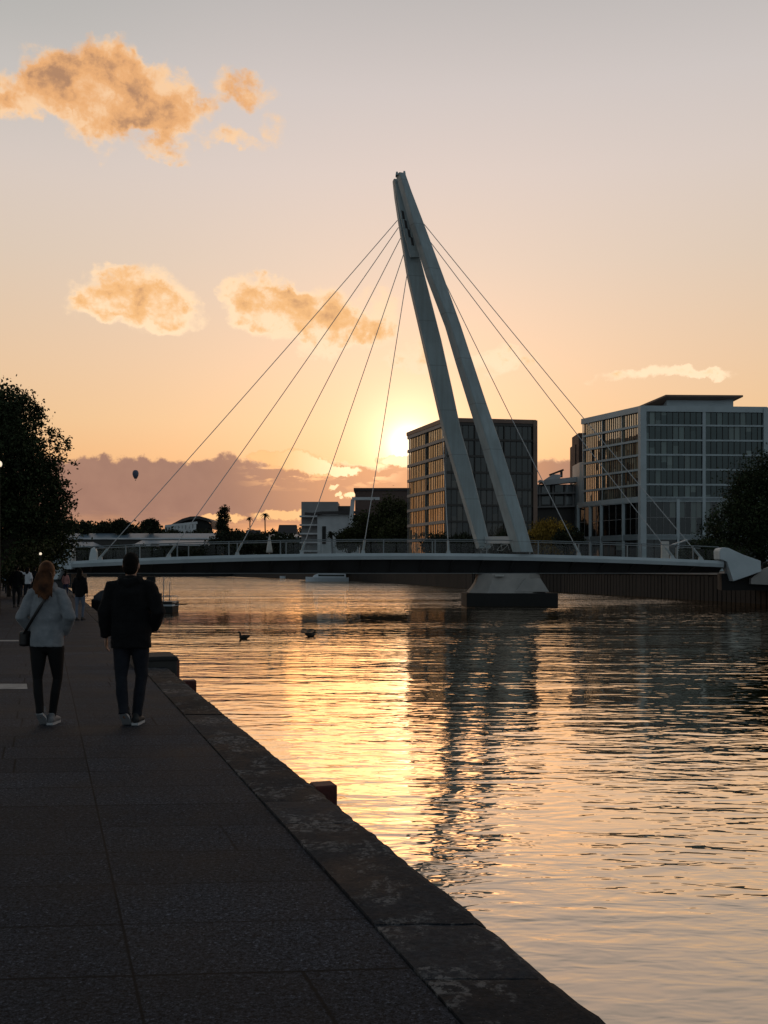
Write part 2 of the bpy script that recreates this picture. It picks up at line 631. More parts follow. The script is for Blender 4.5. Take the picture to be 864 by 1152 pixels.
    bank = g.m('MULTIPLY', bank, g.m('SUBTRACT', 1.0, g.m('MULTIPLY', holes, g.mr(el, 4.3, 5.2, 0, 1))))
    low = g.m('ADD', 2.2, g.m('MULTIPLY', g.m('SUBTRACT', g.noise(g.v('MULTIPLY', V, (.35, 2, 1)), .8, 4), .5), 2.0))
    lowgap = g.mr(g.m('SUBTRACT', el, low), -.5, .9, .12, 1, True)
    bank = g.m('MULTIPLY', bank, lowgap)
    bcol = g.mix(g.mr(ang, 1.5, 12, 0, 1, True), (.88, .42, .20), (.33, .18, .14))
    bcol = g.mix(g.mr(da, 25, 95), bcol, (.05, .05, .06))
    bcol = g.mix(g.mr(g.noise(V, .6, 5), .35, .7, 0, .28), bcol, (.50, .28, .20))
    rim = g.m('MULTIPLY', g.mr(g.m('ABSOLUTE', g.m('SUBTRACT', top, el)), 0, .34, 1, 0), g.mr(ang, 10, 3, 0, 1, True))
    bcol = g.mix(rim, bcol, (1.5, 1.05, .6))
    base = g.mix(g.m('MULTIPLY', bank, .93), base, bcol)
    # bright ragged breaks in the bank close to the sun
    gt = None
    for px, py, rx, ry in ((298, 514, 20, 7), (328, 518, 30, 11), (356, 526, 26, 9), (384, 530, 22, 5), (376, 547, 6, 3), (381, 558, 5, 3), (396, 558, 8, 4), (450, 519, 26, 6), (318, 579, 34, 6), (250, 583, 26, 4)):
        a, e = azel(px, py)
        a1, e1 = azel(px + rx, py)
        a2, e2 = azel(px, py - ry)
        VG = g.v('ADD', V, warpg) if gt is not None else None
        if VG is None:
            warpg = g.v('SCALE', g.v('SUBTRACT', g.noise(V, 1.5, 6, .65, color=True), (.5, .5, .5)))
            warpg.node.inputs['Scale'].default_value = 1.0
            VG = g.v('ADD', V, warpg)
        q = g.v('MULTIPLY', g.v('SUBTRACT', VG, (a, e, 0)), (1 / (abs(a1 - a) * 1.2), 1 / (abs(e2 - e) * 1.2), 0))
        b = g.m('MAXIMUM', g.m('SUBTRACT', 1.0, g.v('DOT_PRODUCT', q, q, 'Value')), 0.0)
        gt = b if gt is None else g.m('ADD', gt, b)
    hot = g.mr(ang, 8, 3, 0, 1, True)
    gcol = g.mix(g.mr(gt, .15, .6, 0, 1, True), (1.0, .50, .20), g.mix(hot, (1.05, .60, .26), (1.4, 1.05, .62)))
    base = g.mix(g.mr(gt, .0, .55, 0, .95, True), base, gcol)
    # below the horizon: dark
    base = g.mix(g.mr(el, -.8, 0, 1, 0), base, (.03, .028, .03))
    g.set(bg.inputs[0], base)
    bg.inputs[1].default_value = 1.0
    w.cycles.sampling_method = 'MANUAL'
    w.cycles.sample_map_resolution = 1024
    # sun lamp
    ld = bpy.data.lights.new('sun', 'SUN')
    ld.energy = .042
    ld.angle = R(14)
    ld.color = (1, .46, .15)
    lo = bpy.data.objects.new('sun', ld)
    COL.objects.link(lo)
    lo.rotation_euler = (sd * -1).to_track_quat('-Z', 'Y').to_euler()
    lo.location = (20, 100, 60)


build_world()


# ------------------------------------------------------------------ water
def water_mat():
    m, nt, out = newmat('water')
    g = G(nt)
    geo = g.n('ShaderNodeNewGeometry')
    P = geo.outputs['Position']
    sp = g.n('ShaderNodeSeparateXYZ')
    g.set(sp.inputs[0], P)
    X, Y, Z = sp.outputs
    a1 = g.noise(g.v('MULTIPLY', P, (.5, 1.0, 1)), 4.6, 2, .5, .3)
    a2 = g.noise(g.v('MULTIPLY', P, (.45, 1.0, 1)), 1.7, 2, .5, .5)
    a3 = g.noise(g.v('MULTIPLY', P, (.24, 1.0, 1)), .34, 1, .5, .3)
    # gusts: patches of livelier water
    gust = g.mr(g.noise(g.v('MULTIPLY', P, (.35, 1.1, 1)), .075, 4, .55), .40, .60, .6, 1.35, True)
    h = g.m('ADD', g.m('MULTIPLY', g.m('MULTIPLY', a1, .019), g.mr(Y, 8, 24, 2.0, .5)), g.m('ADD', g.m('MULTIPLY', a2, .075), g.m('MULTIPLY', g.m('MULTIPLY', a3, .12), g.mr(Y, 12, 32, .35, 1))))
    h = g.m('MULTIPLY', g.m('MULTIPLY', h, gust), g.m('MULTIPLY', g.mr(Y, 22, 90, .95, 2.1), g.mr(Y, 75, 200, 1, 5.5)))
    b = g.n('ShaderNodeBump')
    g.set(b.inputs['Strength'], 1.0)
    b.inputs['Distance'].default_value = 1.0
    g.set(b.inputs['Height'], g.m('MULTIPLY', h, .42))
    gl = g.n('ShaderNodeBsdfGlossy')
    gl.inputs[0].default_value = (1, .87, .72, 1)
    gl.inputs[1].default_value = .012
    nt.links.new(b.outputs[0], gl.inputs['Normal'])
    d = g.n('ShaderNodeBsdfDiffuse')
    d.inputs[0].default_value = (.008, .010, .011, 1)
    fr = g.n('ShaderNodeFresnel')
    fr.inputs[0].default_value = 1.6
    nt.links.new(b.outputs[0], fr.inputs['Normal'])
    f = g.mr(fr.outputs[0], .11, .36, .43, .97)
    mx = g.n('ShaderNodeMixShader')
    g.set(mx.inputs[0], f)
    nt.links.new(d.outputs[0], mx.inputs[1])
    nt.links.new(gl.outputs[0], mx.inputs[2])
    nt.links.new(mx.outputs[0], out.inputs[0])
    return m


M['water'] = water_mat()
mb = MB()
mb.add([(-6000, -400, WATER), (6000, -400, WATER), (6000, 9000, WATER), (-6000, 9000, WATER)], [(0, 1, 2, 3)])
tag(mb.build('water', M['water']), kind='structure')


# ------------------------------------------------------------------ promenade and land
def xo(Y):
    return 1.98 - .332 * Y


def xi(Y):
    return 1.46 - .325 * Y if Y < 20 else xo(Y) - .38


def promenade_mat():
    m, nt, out = newmat('promenade')
    g = G(nt)
    P = g.n('ShaderNodeNewGeometry').outputs['Position']
    sp = g.n('ShaderNodeSeparateXYZ')
    g.set(sp.inputs[0], P)
    X, Y, Z = sp.outputs
    u = g.m('ADD', X, g.m('MULTIPLY', Y, .332))
    v = g.m('SUBTRACT', Y, g.m('MULTIPLY', X, .07))
    rowh = .60
    rv = g.m('DIVIDE', g.m('SUBTRACT', v, 4.14), rowh)
    row = g.m('FLOOR', rv)
    fr = g.m('FRACT', rv)
    drow = g.m('MULTIPLY', g.m('MINIMUM', fr, g.m('SUBTRACT', 1.0, fr)), rowh)
    # main columns
    cw = 1.27
    cu = g.m('DIVIDE', g.m('SUBTRACT', u, .354), cw)
    col = g.m('FLOOR', cu)
    fc = g.m('FRACT', cu)
    dcol = g.m('MULTIPLY', g.m('MINIMUM', fc, g.m('SUBTRACT', 1.0, fc)), cw)
    wn = g.n('ShaderNodeTexWhiteNoise', noise_dimensions='3D')
    g.set(wn.inputs['Vector'], g.comb(row, col, 0.0))
    rnd = wn.outputs['Value']
    rc = g.n('ShaderNodeSeparateColor')
    g.set(rc.inputs[0], wn.outputs['Color'])
    # a second joint inside some cells
    spl = g.m('ADD', .35, g.m('MULTIPLY', rc.outputs[1], .3))
    dsub = g.m('MULTIPLY', g.m('ABSOLUTE', g.m('SUBTRACT', fc, spl)), cw)
    dsub = g.m('ADD', dsub, g.m('MULTIPLY', g.m('GREATER_THAN', rc.outputs[2], .45), 9.0))
    ragged = g.m('MULTIPLY', g.m('SUBTRACT', g.noise(P, 9, 3), .5), .006)
    dmain = g.m('ADD', dcol, ragged)
    dr = g.m('ADD', g.m('MINIMUM', drow, dsub), ragged)
    jm = g.mr(dmain, .003, .010, 1, 0, True)
    jr = g.mr(dr, .004, .014, .95, 0, True)
    # some row joints almost closed
    wn2 = g.n('ShaderNodeTexWhiteNoise', noise_dimensions='3D')
    g.set(wn2.inputs['Vector'], g.comb(g.m('FLOOR', g.m('ADD', rv, .5)), col, 5.0))
    jr = g.m('MULTIPLY', jr, g.mr(wn2.outputs['Value'], .1, .5, .6, 1))
    joint = g.m('MAXIMUM', jm, jr)
    big = g.noise(P, .8, 5, .65)
    spk = g.noise(P, 48, 3, .8)
    spk2 = g.noise(P, 130, 2, .8)
    tone = g.mr(rnd, 0, 1, .8, 1.22)
    tone = g.m('MULTIPLY', tone, g.mr(big, .32, .68, .62, 1.35))
    tone = g.m('MULTIPLY', tone, g.mr(spk, .36, .66, .25, 1.9))
    tone = g.m('MULTIPLY', tone, g.mr(spk2, .38, .66, .4, 1.8))
    wv = g.n('ShaderNodeTexVoronoi')
    g.set(wv.inputs['Vector'], P)
    wv.inputs['Scale'].default_value = 85
    vs_ = g.n('ShaderNodeSeparateColor')
    g.set(vs_.inputs[0], wv.outputs['Color'])
    tone = g.m('MULTIPLY', tone, g.mr(vs_.outputs[0], .84, .98, 1, 2.1))
    tone = g.m('MULTIPLY', tone, g.mr(vs_.outputs[1], .1, .3, .45, 1))
    colr = g.mix(g.mr(g.noise(P, .35, 3), .35, .65), (.028, .033, .043), (.033, .036, .045))
    sc = g.v('SCALE', colr)
    g.set(sc.node.inputs['Scale'], tone)
    stain = g.mr(g.noise(P, 2.3, 6, .7), .64, .72, 0, .45, True)
    c = g.mix(stain, sc, (.035, .034, .034))
    gum = g.n('ShaderNodeTexVoronoi')
    g.set(gum.inputs['Vector'], g.comb(X, Y, 0.0))
    gum.inputs['Scale'].default_value = 2.1
    gc = g.n('ShaderNodeSeparateColor')
    g.set(gc.inputs[0], gum.outputs['Color'])
    gm = g.m('MULTIPLY', g.mr(g.m('ADD', gum.outputs['Distance'], g.m('MULTIPLY', g.noise(P, 40, 2), .03)), .050, .062, 1, 0, True), g.m('GREATER_THAN', gc.outputs[0], .45))
    c = g.mix(g.m('MULTIPLY', gm, .6), c, g.mix(g.m('GREATER_THAN', gc.outputs[1], .6), (.012, .012, .012), (.075, .075, .078)))
    # odd pale chips
    chips = g.mr(g.noise(P, 34, 2, .5), .76, .8, 0, .5)
    c = g.mix(chips, c, (.22, .22, .21))
    c = g.mix(g.m('MULTIPLY', joint, .9), c, (.004, .004, .004))
    p = g.n('ShaderNodeBsdfPrincipled')
    g.set(p.inputs['Base Color'], c)
    g.set(p.inputs['Roughness'], g.mr(big, .3, .7, .72, .95))
    p.inputs['Specular IOR Level'].default_value = .1
    b = g.n('ShaderNodeBump')
    b.inputs['Strength'].default_value = .25
    b.inputs['Distance'].default_value = .012
    h = g.m('MULTIPLY', spk, .6)
    g.set(b.inputs['Height'], h)
    nt.links.new(b.outputs[0], p.inputs['Normal'])
    nt.links.new(p.outputs[0], out.inputs[0])
    return m


M['promenade'] = promenade_mat()


def coping_mat():
    m, nt, out = newmat('coping_stone')
    g = G(nt)
    P = g.n('ShaderNodeNewGeometry').outputs['Position']
    a = g.n('ShaderNodeAttribute', attribute_name='tone').outputs['Color']
    big = g.noise(P, 1.6, 6, .68)
    fine = g.noise(P, 38, 4, .7)
    c = g.mix(g.mr(big, .35, .65), (.011, .013, .017), (.028, .031, .037))
    sc = g.v('SCALE', c)
    g.set(sc.node.inputs['Scale'], g.mr(fine, .3, .7, .55, 1.5))
    c = g.mix(1.0, sc, a, 'MULTIPLY')
    # lichen / salt patches, streaked along the stone
    l1 = g.noise(g.v('MULTIPLY', P, (1, .8, 1)), 2.6, 8, .74, .6)
    l2 = g.noise(P, 24, 5, .75)
    lich = g.m('MULTIPLY', g.mr(l1, .49, .60, 0, 1, True), g.mr(l2, .47, .56, 0, 1, True))
    c = g.mix(g.m('MULTIPLY', lich, .6), c, (.26, .26, .26))
    spots = g.mr(g.noise(P, 55, 2, .5), .70, .75, 0, .5)
    c = g.mix(spots, c, (.24, .24, .23))
    p = g.n('ShaderNodeBsdfPrincipled')
    g.set(p.inputs['Base Color'], c)
    g.set(p.inputs['Roughness'], g.mr(big, .3, .7, .6, .95))
    p.inputs['Specular IOR Level'].default_value = .1
    b = g.n('ShaderNodeBump')
    b.inputs['Strength'].default_value = .9
    b.inputs['Distance'].default_value = .03
    g.set(b.inputs['Height'], g.m('ADD', g.noise(P, 11, 7, .72), g.m('MULTIPLY', big, .6)))
    nt.links.new(b.outputs[0], p.inputs['Normal'])
    nt.links.new(p.outputs[0], out.inputs[0])
    return m


M['coping'] = coping_mat()

Ys = [-8, 0, 5, 10, 15, 20, 30, 45, 60, 80, 100, 150, 250, 400]
mb = MB()
for i in range(len(Ys) - 1):
    a, b = Ys[i], Ys[i + 1]
    mb.add([(xi(a) - 14, a, 0), (xi(a) - .004, a, 0), (xi(b) - .004, b, 0), (xi(b) - 14, b, 0)], [(0, 1, 2, 3)])
tag(mb.build('promenade', M['promenade'], fix=False), kind='structure')
mb = MB()
for i in range(len(Ys) - 1):
    a, b = Ys[i], Ys[i + 1]
    mb.add([(-3000, a, -.01), (xi(a) - 14, a, -.01), (xi(b) - 14, b, -.01), (-3000, b, -.01)], [(0, 1, 2, 3)])
tag(mb.build('ground', M['ground'], fix=False), kind='structure')

# quay wall with its stone coping
qw = thing('quay_wall', 'dark stone river wall edging the promenade, with a worn lichen-spotted coping', 'quay wall', (xo(5), 5, WATER))
mb = MB()
for i in range(len(Ys) - 1):
    a, b = Ys[i], Ys[i + 1]
    mb.add([(xo(a) - .05, a, -4), (xo(b) - .05, b, -4), (xo(b) - .05, b, -.18), (xo(a) - .05, a, -.18)], [(0, 1, 2, 3)])
mb.build('wall_face', M['dark_concrete'], qw, fix=False)


def coping():
    rnd = random.Random(5)
    mb = MB()
    # joints seen in the photo first, then regular blocks
    js = [-3, -.6, 1.0, 2.6, 4.02, 4.63, 6.45, 7.05, 8.3, 9.9, 11.3, 12.9, 14.4, 16.0, 17.6]
    y = 17.6
    while y < 98:
        y += rnd.uniform(1.3, 1.9)
        js.append(y)
    tones = {}
    for i in range(len(js) - 1):
        a, b = js[i] + .003, js[i + 1] - .003
        t = rnd.uniform(.6, 1.35)
        if abs(js[i] - 6.45) < .01 or abs(js[i] - 4.02) < .01:
            t = 1.7
        h = .014 + rnd.uniform(-.004, .005)
        ny = max(2, int((b - a) / .06)) if a < 20 else 3
        nx = 10 if a < 20 else 2
        vs, fs = [], []
        seed = rnd.uniform(0, 50)
        for j in range(ny + 1):
            Y = a + (b - a) * j / ny
            # wobble of the broken outer arris
            wob = (.006 * math.sin(Y * 5.1 + seed) + .004 * math.sin(Y * 23 + seed * 2) + rnd.uniform(-.002, .002)) if a < 20 else 0
            xa, xb = xi(Y) + .004, xo(Y) + .02 + wob
            e = .02 if j in (0, ny) else 0
            for k in range(nx + 1):
                f = k / nx
                zz = h - (e * .2) - (.004 if k == 0 else 0) - (.014 + rnd.uniform(0, .006) if k == nx else 0)
                if a < 20 and 0 < k < nx:
                    zz += rnd.uniform(-.002, .002)
                vs.append((xa + (xb - xa) * f, Y, zz))
        n1 = nx + 1
        for j in range(ny):
            for k in range(nx):
                fs.append((j * n1 + k, j * n1 + k + 1, (j + 1) * n1 + k + 1, (j + 1) * n1 + k))
        # outer and end skirts
        o = len(vs)
        for j in range(ny + 1):
            x, Y, z = vs[j * n1 + nx]
            vs.append((x - .01, Y, -.25))
        for j in range(ny):
            fs.append((j * n1 + nx, o + j, o + j + 1, (j + 1) * n1 + nx))
        for row in (0, ny):
            o = len(vs)
            for k in range(n1):
                x, Y, z = vs[row * n1 + k]
                vs.append((x, Y, -.25))
            for k in range(nx):
                q = (row * n1 + k, o + k, o + k + 1, row * n1 + k + 1)
                fs.append(q if row == 0 else q[::-1])
        o = len(vs)
        for j in range(ny + 1):
            x, Y, z = vs[j * n1]
            vs.append((x, Y, -.05))
        for j in range(ny):
            fs.append((j * n1, (j + 1) * n1, o + j + 1, o + j))
        mb.add(vs, fs, 0, (t, t, t * .99))
    a, b = js[-1], 400
    mb.add([(xi(a), a, .045), (xo(a), a, .045), (xo(b), b, .045), (xi(b), b, .045), (xo(a), a, -.25), (xo(b), b, -.25)],
           [(0, 1, 2, 3), (1, 4, 5, 2)], 0, (1, 1, 1))
    mb.build('coping', M['coping'], qw, fix=False)


coping()

# painted marks on the paving
mb = MB()
for (p0, p1, y0, y1) in ((-40, 31, 769.5, 775.5), (-60, 24, 720.2, 721.6)):
    ya, yb = 1863 / (y1 - 640), 1863 / (y0 - 640)
    mb.add([at(p0, y1, ya), at(p1, y1, ya), at(p1 - 1, y0, yb), at(p0, y0, yb)], [(0, 1, 2, 3)])
for i, v in enumerate(mb.v):
    mb.v[i] = (v[0], v[1], .004)
tag(mb.build('road_marking', M['line_paint'], fix=False), kind='structure')

# fender posts outside the quay
def fender(px, Y, w, label):
    t = thing('fender_post', label, 'fender post', (xo(Y) + w / 2, Y, WATER), 'timber fender posts on the quay wall')
    mb = MB()
    X = xo(Y) + .03
    mb.box((X + w / 2 + .01, Y, -.86 + .42), (w, w * 1.1, .86 + .02), rot=R(18.4))
    mb.build('post', M['fender'], t, bevel=.012)
    mb = MB()
    mb.box((X + w / 2 + .01, Y, -.3), (w + .02, w * 1.1 + .02, .06), rot=R(18.4))
    mb.build('iron_band', M['lamp_metal'], t)
    return t


fender(365, 7.72, .17, 'dark red fender post beside the coping, the nearer of the two')
fender(212, 14.9, .18, 'dark red fender post beside the low mooring block, the farther of the two')

# low mooring block on the quay edge
t = thing('mooring_block', 'low dark capped block sitting across the quay edge beside the man in black', 'mooring block', (-3.55, 16.4, .04))
mb = MB()
c = Vector((-3.86, 17.1, 0))
mb.box((c.x, c.y, -.17), (.68, .98, .6), rot=R(18.4))
mb.build('base', M['dark_concrete'], t, bevel=.03)
mb = MB()
mb.box((c.x, c.y, .155), (.74, 1.05, .07), rot=R(18.4), taper=.92)
mb.build('cap', M['concrete' if False else 'footing'], t, bevel=.03)
mb = MB()
mb.tube([(c.x + .40, c.y - .2, .12), (c.x + .40, c.y - .2, .0), (c.x + .40, c.y - .2, -.3)], .08, 12)
mb.build('fender_pad', M['fender'], t, smooth=False, bevel=.01)

# ------------------------------------------------------------------ right bank / far land
bank = [(60, -60), (44, 20), (38, 60), (34.2, 88), (28.9, 116), (24.2, 138), (13.8, 160), (6.0, 203), (-1.5, 239), (-20, 299), (-62, 420), (-131.5, 402)]
mb = MB()
poly = bank + [(-3000, 402), (-3000, 4500), (4000, 4500), (4000, -60)]
n = len(poly)
mb.add([(x, y, 1.2) for x, y in poly], [tuple(range(n))[::-1]])
o_ = mb.build('far_bank', M['ground'])
tag(o_, kind='structure')
o_.name = 'terrain'
rnd = random.Random(12)
bw = thing('river_wall', 'dark sheet pile river wall along the far bank behind the bridge', 'river wall', (28.9, 116, WATER))
mb = MB()
for i in range(len(bank) - 1):
    a, b = Vector(bank[i]), Vector(bank[i + 1])
    mb.add([(a.x, a.y, -4), (b.x, b.y, -4), (b.x, b.y, 1.25), (a.x, a.y, 1.25)], [(0, 1, 2, 3)])
mb.build('wall_face', M['footing'], bw)
mb = MB()
for i in range(2, len(bank) - 3):
    a, b = Vector(bank[i]), Vector(bank[i + 1])
    L = (b - a).length
    d = (b - a) / L
    k = 0.
    while k < L:
        p = a + d * k
        nn = Vector((d.y, -d.x)) * -1
        q = p + nn * .15
        mb.box((q.x - nn.x * .08, q.y - nn.y * .08, -.55 + rnd.uniform(-.06, .06)), (.7 + rnd.uniform(-.08, .08), .12, 2.9), rot=math.atan2(d.y, d.x))
        k += .85
mb.build('sheet_piles', M['footing'], bw)
mb = MB()
for i in range(2, len(bank) - 2):
    a, b = Vector(bank[i]), Vector(bank[i + 1])
    mb.bar((a.x, a.y, 1.22), (b.x, b.y, 1.22), .7, .28)
mb.build('cap_beam', M['concrete'], bw)
t = thing('riverside_wall', 'grey concrete wall running behind the right half of the footbridge', 'wall', (24, 142, 1.2))
mb = MB()
mb.bar((14.5, 168, 1.75), (33.8, 121, 1.75), .4, 1.1)
mb.build('wall_panel', M['concrete'], t)
mb = MB()
mb.bar((14.5, 168, 2.35), (33.8, 121, 2.35), .55, .1)
mb.build('wall_cap', M['dark_concrete'], t)


# ------------------------------------------------------------------ bridge
YN, YF = 86.0, 91.2          # near and far edge of the deck
YC = (YN + YF) / 2


def zt(x):
    px = 432 + x / YN * F
    return 2.93 - .70 * ((px - 450) / 375) ** 2


XL, XR = -26.9, 28.6
br = thing('footbridge', 'pale cable-stayed footbridge with a leaning two-legged pylon crossing the river', 'footbridge', (10.2, YC, WATER))


def deck_parts():
    xs = [XL + (XR - XL) * i / 60 for i in range(61)]
    mb = MB()
    for Y, s in ((YN, -1), (YF, 1)):
        secs = []
        for x in xs:
            z = zt(x)
            a, b = (Y, Y - s * .14)
            secs.append([(x, a + .03 * s, z + .02), (x, a + .08 * s, z - .22), (x, a - .02 * s, z - .52), (x, b, z - .52), (x, b, z + .02)])
        mb.extr(secs, None)
    mb.build('edge_beam', M['fascia_paint'], br)
    mb = MB()
    mb.extr([[(x, YN + .15, zt(x) - .04), (x, YF - .15, zt(x) - .04), (x, YF - .15, zt(x) - .2), (x, YN + .15, zt(x) - .2)] for x in xs], None)
    mb.build('deck', M['concrete'], br)
    mb = MB()
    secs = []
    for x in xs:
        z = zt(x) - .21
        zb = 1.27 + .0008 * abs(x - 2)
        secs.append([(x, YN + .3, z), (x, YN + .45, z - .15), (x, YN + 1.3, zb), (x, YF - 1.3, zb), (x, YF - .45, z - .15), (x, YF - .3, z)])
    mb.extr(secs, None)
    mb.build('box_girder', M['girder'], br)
    mb = MB()
    for Y in (YN + 1.22, YF - 1.22):
        mb.extr([[(x, Y - .07, 1.225), (x, Y + .07, 1.225), (x, Y + .07, 1.27), (x, Y - .07, 1.27)] for x in xs], None)
    mb.build('bottom_flange', M['rail_paint'], br)  # pale colour stands in for light on the soffit's lower edge
    # outriggers
    k = 0
    x = XL + 2.2
    while x < XR - 1.5:
        mb = MB()
        z = zt(x)
        mb.add([(x - .09, YN + .16, z - .52), (x + .09, YN + .16, z - .52), (x + .09, YN + .16, z - .25), (x - .09, YN + .16, z - .25),
                (x - .09 - .35, YN + 1.28, 1.29), (x + .09 - .35, YN + 1.28, 1.29), (x + .09, YN + .5, z - .25), (x - .09, YN + .5, z - .25)],
               [(0, 1, 2, 3), (0, 4, 5, 1), (1, 5, 6, 2), (4, 7, 6, 5), (0, 3, 7, 4), (3, 2, 6, 7)])
        mb.build('outrigger', M['girder'], br)
        x += 2.55
        k += 1


deck_parts()


def leg(pairs, Yb, Yt, depth, name, yaw):
    """pairs: (left px, right px, py) outline of the leg as seen; built as a real tapering box section"""
    y0, y1 = pairs[0][2], pairs[-1][2]
    secs = []
    for l, r, py in pairs:
        f = (py - y0) / (y1 - y0)          # 0 top .. 1 base
        Y = Yt + (Yb - Yt) * f
        A, B = at(l, py, Y), at(r, py, Y)
        w = (B.x - A.x)
        c = (A + B) / 2
        dp = depth * (.55 + .45 * f)
        # section: chamfered box turned by yaw; horizontal extent must equal w
        hw = (w - abs(math.sin(yaw)) * dp) / (2 * math.cos(yaw))
        hd = dp / 2
        ch = .12 * hw
        pts = [(-hw, -hd + ch), (-hw + ch, -hd), (hw - ch, -hd), (hw, -hd + ch), (hw, hd - ch), (hw - ch, hd), (-hw + ch, hd), (-hw, hd - ch)]
        sec = []
        for x, y in pts:
            sec.append((c.x + x * math.cos(yaw) - y * math.sin(yaw), Y + x * math.sin(yaw) + y * math.cos(yaw), c.z))
        secs.append(sec)
    mb = MB()
    mb.extr(secs, None)
    o = mb.build(name, M['pylon_paint'], br)
    return o


legB = [(445, 456.0, 196), (450.5, 463, 216), (460.5, 477, 252), (469.5, 487.5, 280), (479, 499, 311), (500.5, 518.5, 367), (512.5, 532, 408), (527, 547.5, 455), (539.5, 561.5, 495), (551.5, 574.5, 536), (564, 587, 577), (577, 599.5, 621)]
legA = [(441.5, 452, 203), (443.5, 456, 222), (448, 463, 252), (452.5, 470, 280), (457.5, 478, 311), (474, 496.5, 383), (486.5, 508.5, 437), (498, 519, 487), (508, 529, 522), (520, 539, 563), (536, 552, 617)]
leg(legB, 86.1, 88.3, 1.5, 'pylon_leg', R(24))['label'] = 'nearer broad pylon leg rising from the near edge of the deck'
leg(legA, 91.0, 89.6, 1.3, 'pylon_leg', R(10))['label'] = 'farther slimmer pylon leg behind the deck'

# web between the legs near the top with anchor slots
mb = MB()
secs = []
for l, r, py in ((444, 452, 204), (449, 459, 235), (455, 466, 265), (462, 472, 290)):
    A, B = at(l, py, 88.9), at(r, py, 88.9)
    secs.append([(A.x, 88.7, A.z), (B.x, 88.7, A.z), (B.x, 89.2, A.z), (A.x, 89.2, A.z)])
mb.extr(secs, None)
mb.build('pylon_web', M['pylon_paint'], br)
for (px, py) in ((453.2, 244), (456.3, 254.5), (459.8, 264.5), (463.3, 273.5)):
    mb = MB()
    c = at(px, py, 88.0)
    s_ = 88 / F
    d = [(-1.9, -5.2), (1.0, -3.6), (2.4, 4.4), (-.4, 3.4)]
    vs = []
    for yy in (88.35, 88.6):
        for x, y in d:
            vs.append((c.x + x * s_, yy - .9, c.z - y * s_))
    # slots stand on the outer face of the farther leg as dark recess boxes
    mb.add(vs, [(0, 1, 2, 3), (7, 6, 5, 4), (0, 4, 5, 1), (1, 5, 6, 2), (2, 6, 7, 3), (3, 7, 4, 0)])
    mb.build('anchor_slot', M['core'], br)
# small cleats at the head
mb = MB()
for px, py in ((446.5, 196.0), (454.8, 195.2)):
    mb = MB()
    c = at(px, py, 88.3)
    mb.box((c.x, c.y, c.z), (.24, .6, .32), taper=.6)
    mb.build('pylon_cap', M['pylon_paint'], br)
# cross beam between legs at the deck
mb = MB()
a, b = at(548, 607.5, 90.4), at(579, 607.5, 86.9)
mb.bar(a, b, .5, .62)
mb.build('cross_beam', M['white_paint'], br)

# stays: (top px,py,Y) -> deck px on near edge
stays = [((447, 248), 113), ((448.2, 256), 190), ((450.5, 268), 267), ((454, 286), 339.5), ((458, 308), 408.5),
         ((497, 470), 504.5), ((477, 252), 788), ((484, 272), 756), ((492, 300), 651)]
for (px, py), dx in stays:
    Yt = 89.2 if dx < 500 else 88.9
    if dx == 504.5:
        Yt = 92.3
    A = at(px, py, Yt)
    Xd = (dx - 432) / F * (YN + .25)
    B = Vector((Xd, YN + .25, zt(Xd) + .25))
    mb = MB()
    Lc = (A - B).length
    pts = []
    for i in range(9):
        f = i / 8
        p = A.lerp(B, f)
        p.z -= 4 * .0045 * Lc * f * (1 - f)
        pts.append(p)
    mb.tube(pts, .034, 6)
    mb.build('stay_cable', M['cable'], br)
    mb = MB()
    d = (A - B).normalized()
    mb.tube([B - d * .35, B + d * .9], .10, 8)
    mb.box((B.x, B.y, zt(Xd) + .12), (.36, .3, .34), taper=.7)
    mb.build('anchor_bracket', M['white_paint'], br)


# railings
def railing(Y, label):
    rl = bpy.data.objects.new('railing', None)
    COL.objects.link(rl)
    rl.parent = br
    rl.location = Vector((0, Y, 2)) - world_loc(br)
    rl['label'] = label
    xs = [XL + .8 + (XR - XL - 1.2) * i / 50 for i in range(51)]
    mb = MB()
    mb.tube([(x, Y, zt(x) + 1.17) for x in xs], .045, 6)
    mb.build('handrail', M['rail_paint'], rl)
    mb = MB()
    for i in range(0, 50):
        a, b = xs[i] + .05, xs[i + 1] - .05
        mb.add([(a, Y + .02, zt(a) + .1), (b, Y + .02, zt(b) + .1), (b, Y + .02, zt(b) + .92), (a, Y + .02, zt(a) + .92)], [(0, 1, 2, 3)])
    mb.build('glass_panel', M['rail_glass'], rl, fix=False)
    for i in range(0, 51, 4):
        x = xs[i]
        mb = MB()
        mb.bar((x, Y, zt(x) - .02), (x, Y - .0, zt(x) + 1.15), .03 if i % 4 else .1, .05 if i % 4 else .09)
        mb.build('post', M['rail_paint'], rl)


railing(YN + .12, 'near side glass railing of the bridge')
railing(YF - .12, 'far side glass railing of the bridge')

# pier
pr = bpy.data.objects.new('pier', None)
COL.objects.link(pr)
pr.parent = br
pr.location = Vector((11, 88.4, WATER)) - world_loc(br)
mb = MB()
secs = []


def octo(cx, cy, w, d, z, c=.28):
    a, b = w / 2, d / 2
    k = min(a, b) * c
    return [(cx - a + k, cy - b, z), (cx + a - k, cy - b, z), (cx + a, cy - b + k, z), (cx + a, cy + b - k, z), (cx + a - k, cy + b, z),
            (cx - a + k, cy + b, z), (cx - a, cy + b - k, z), (cx - a, cy - b + k, z)]


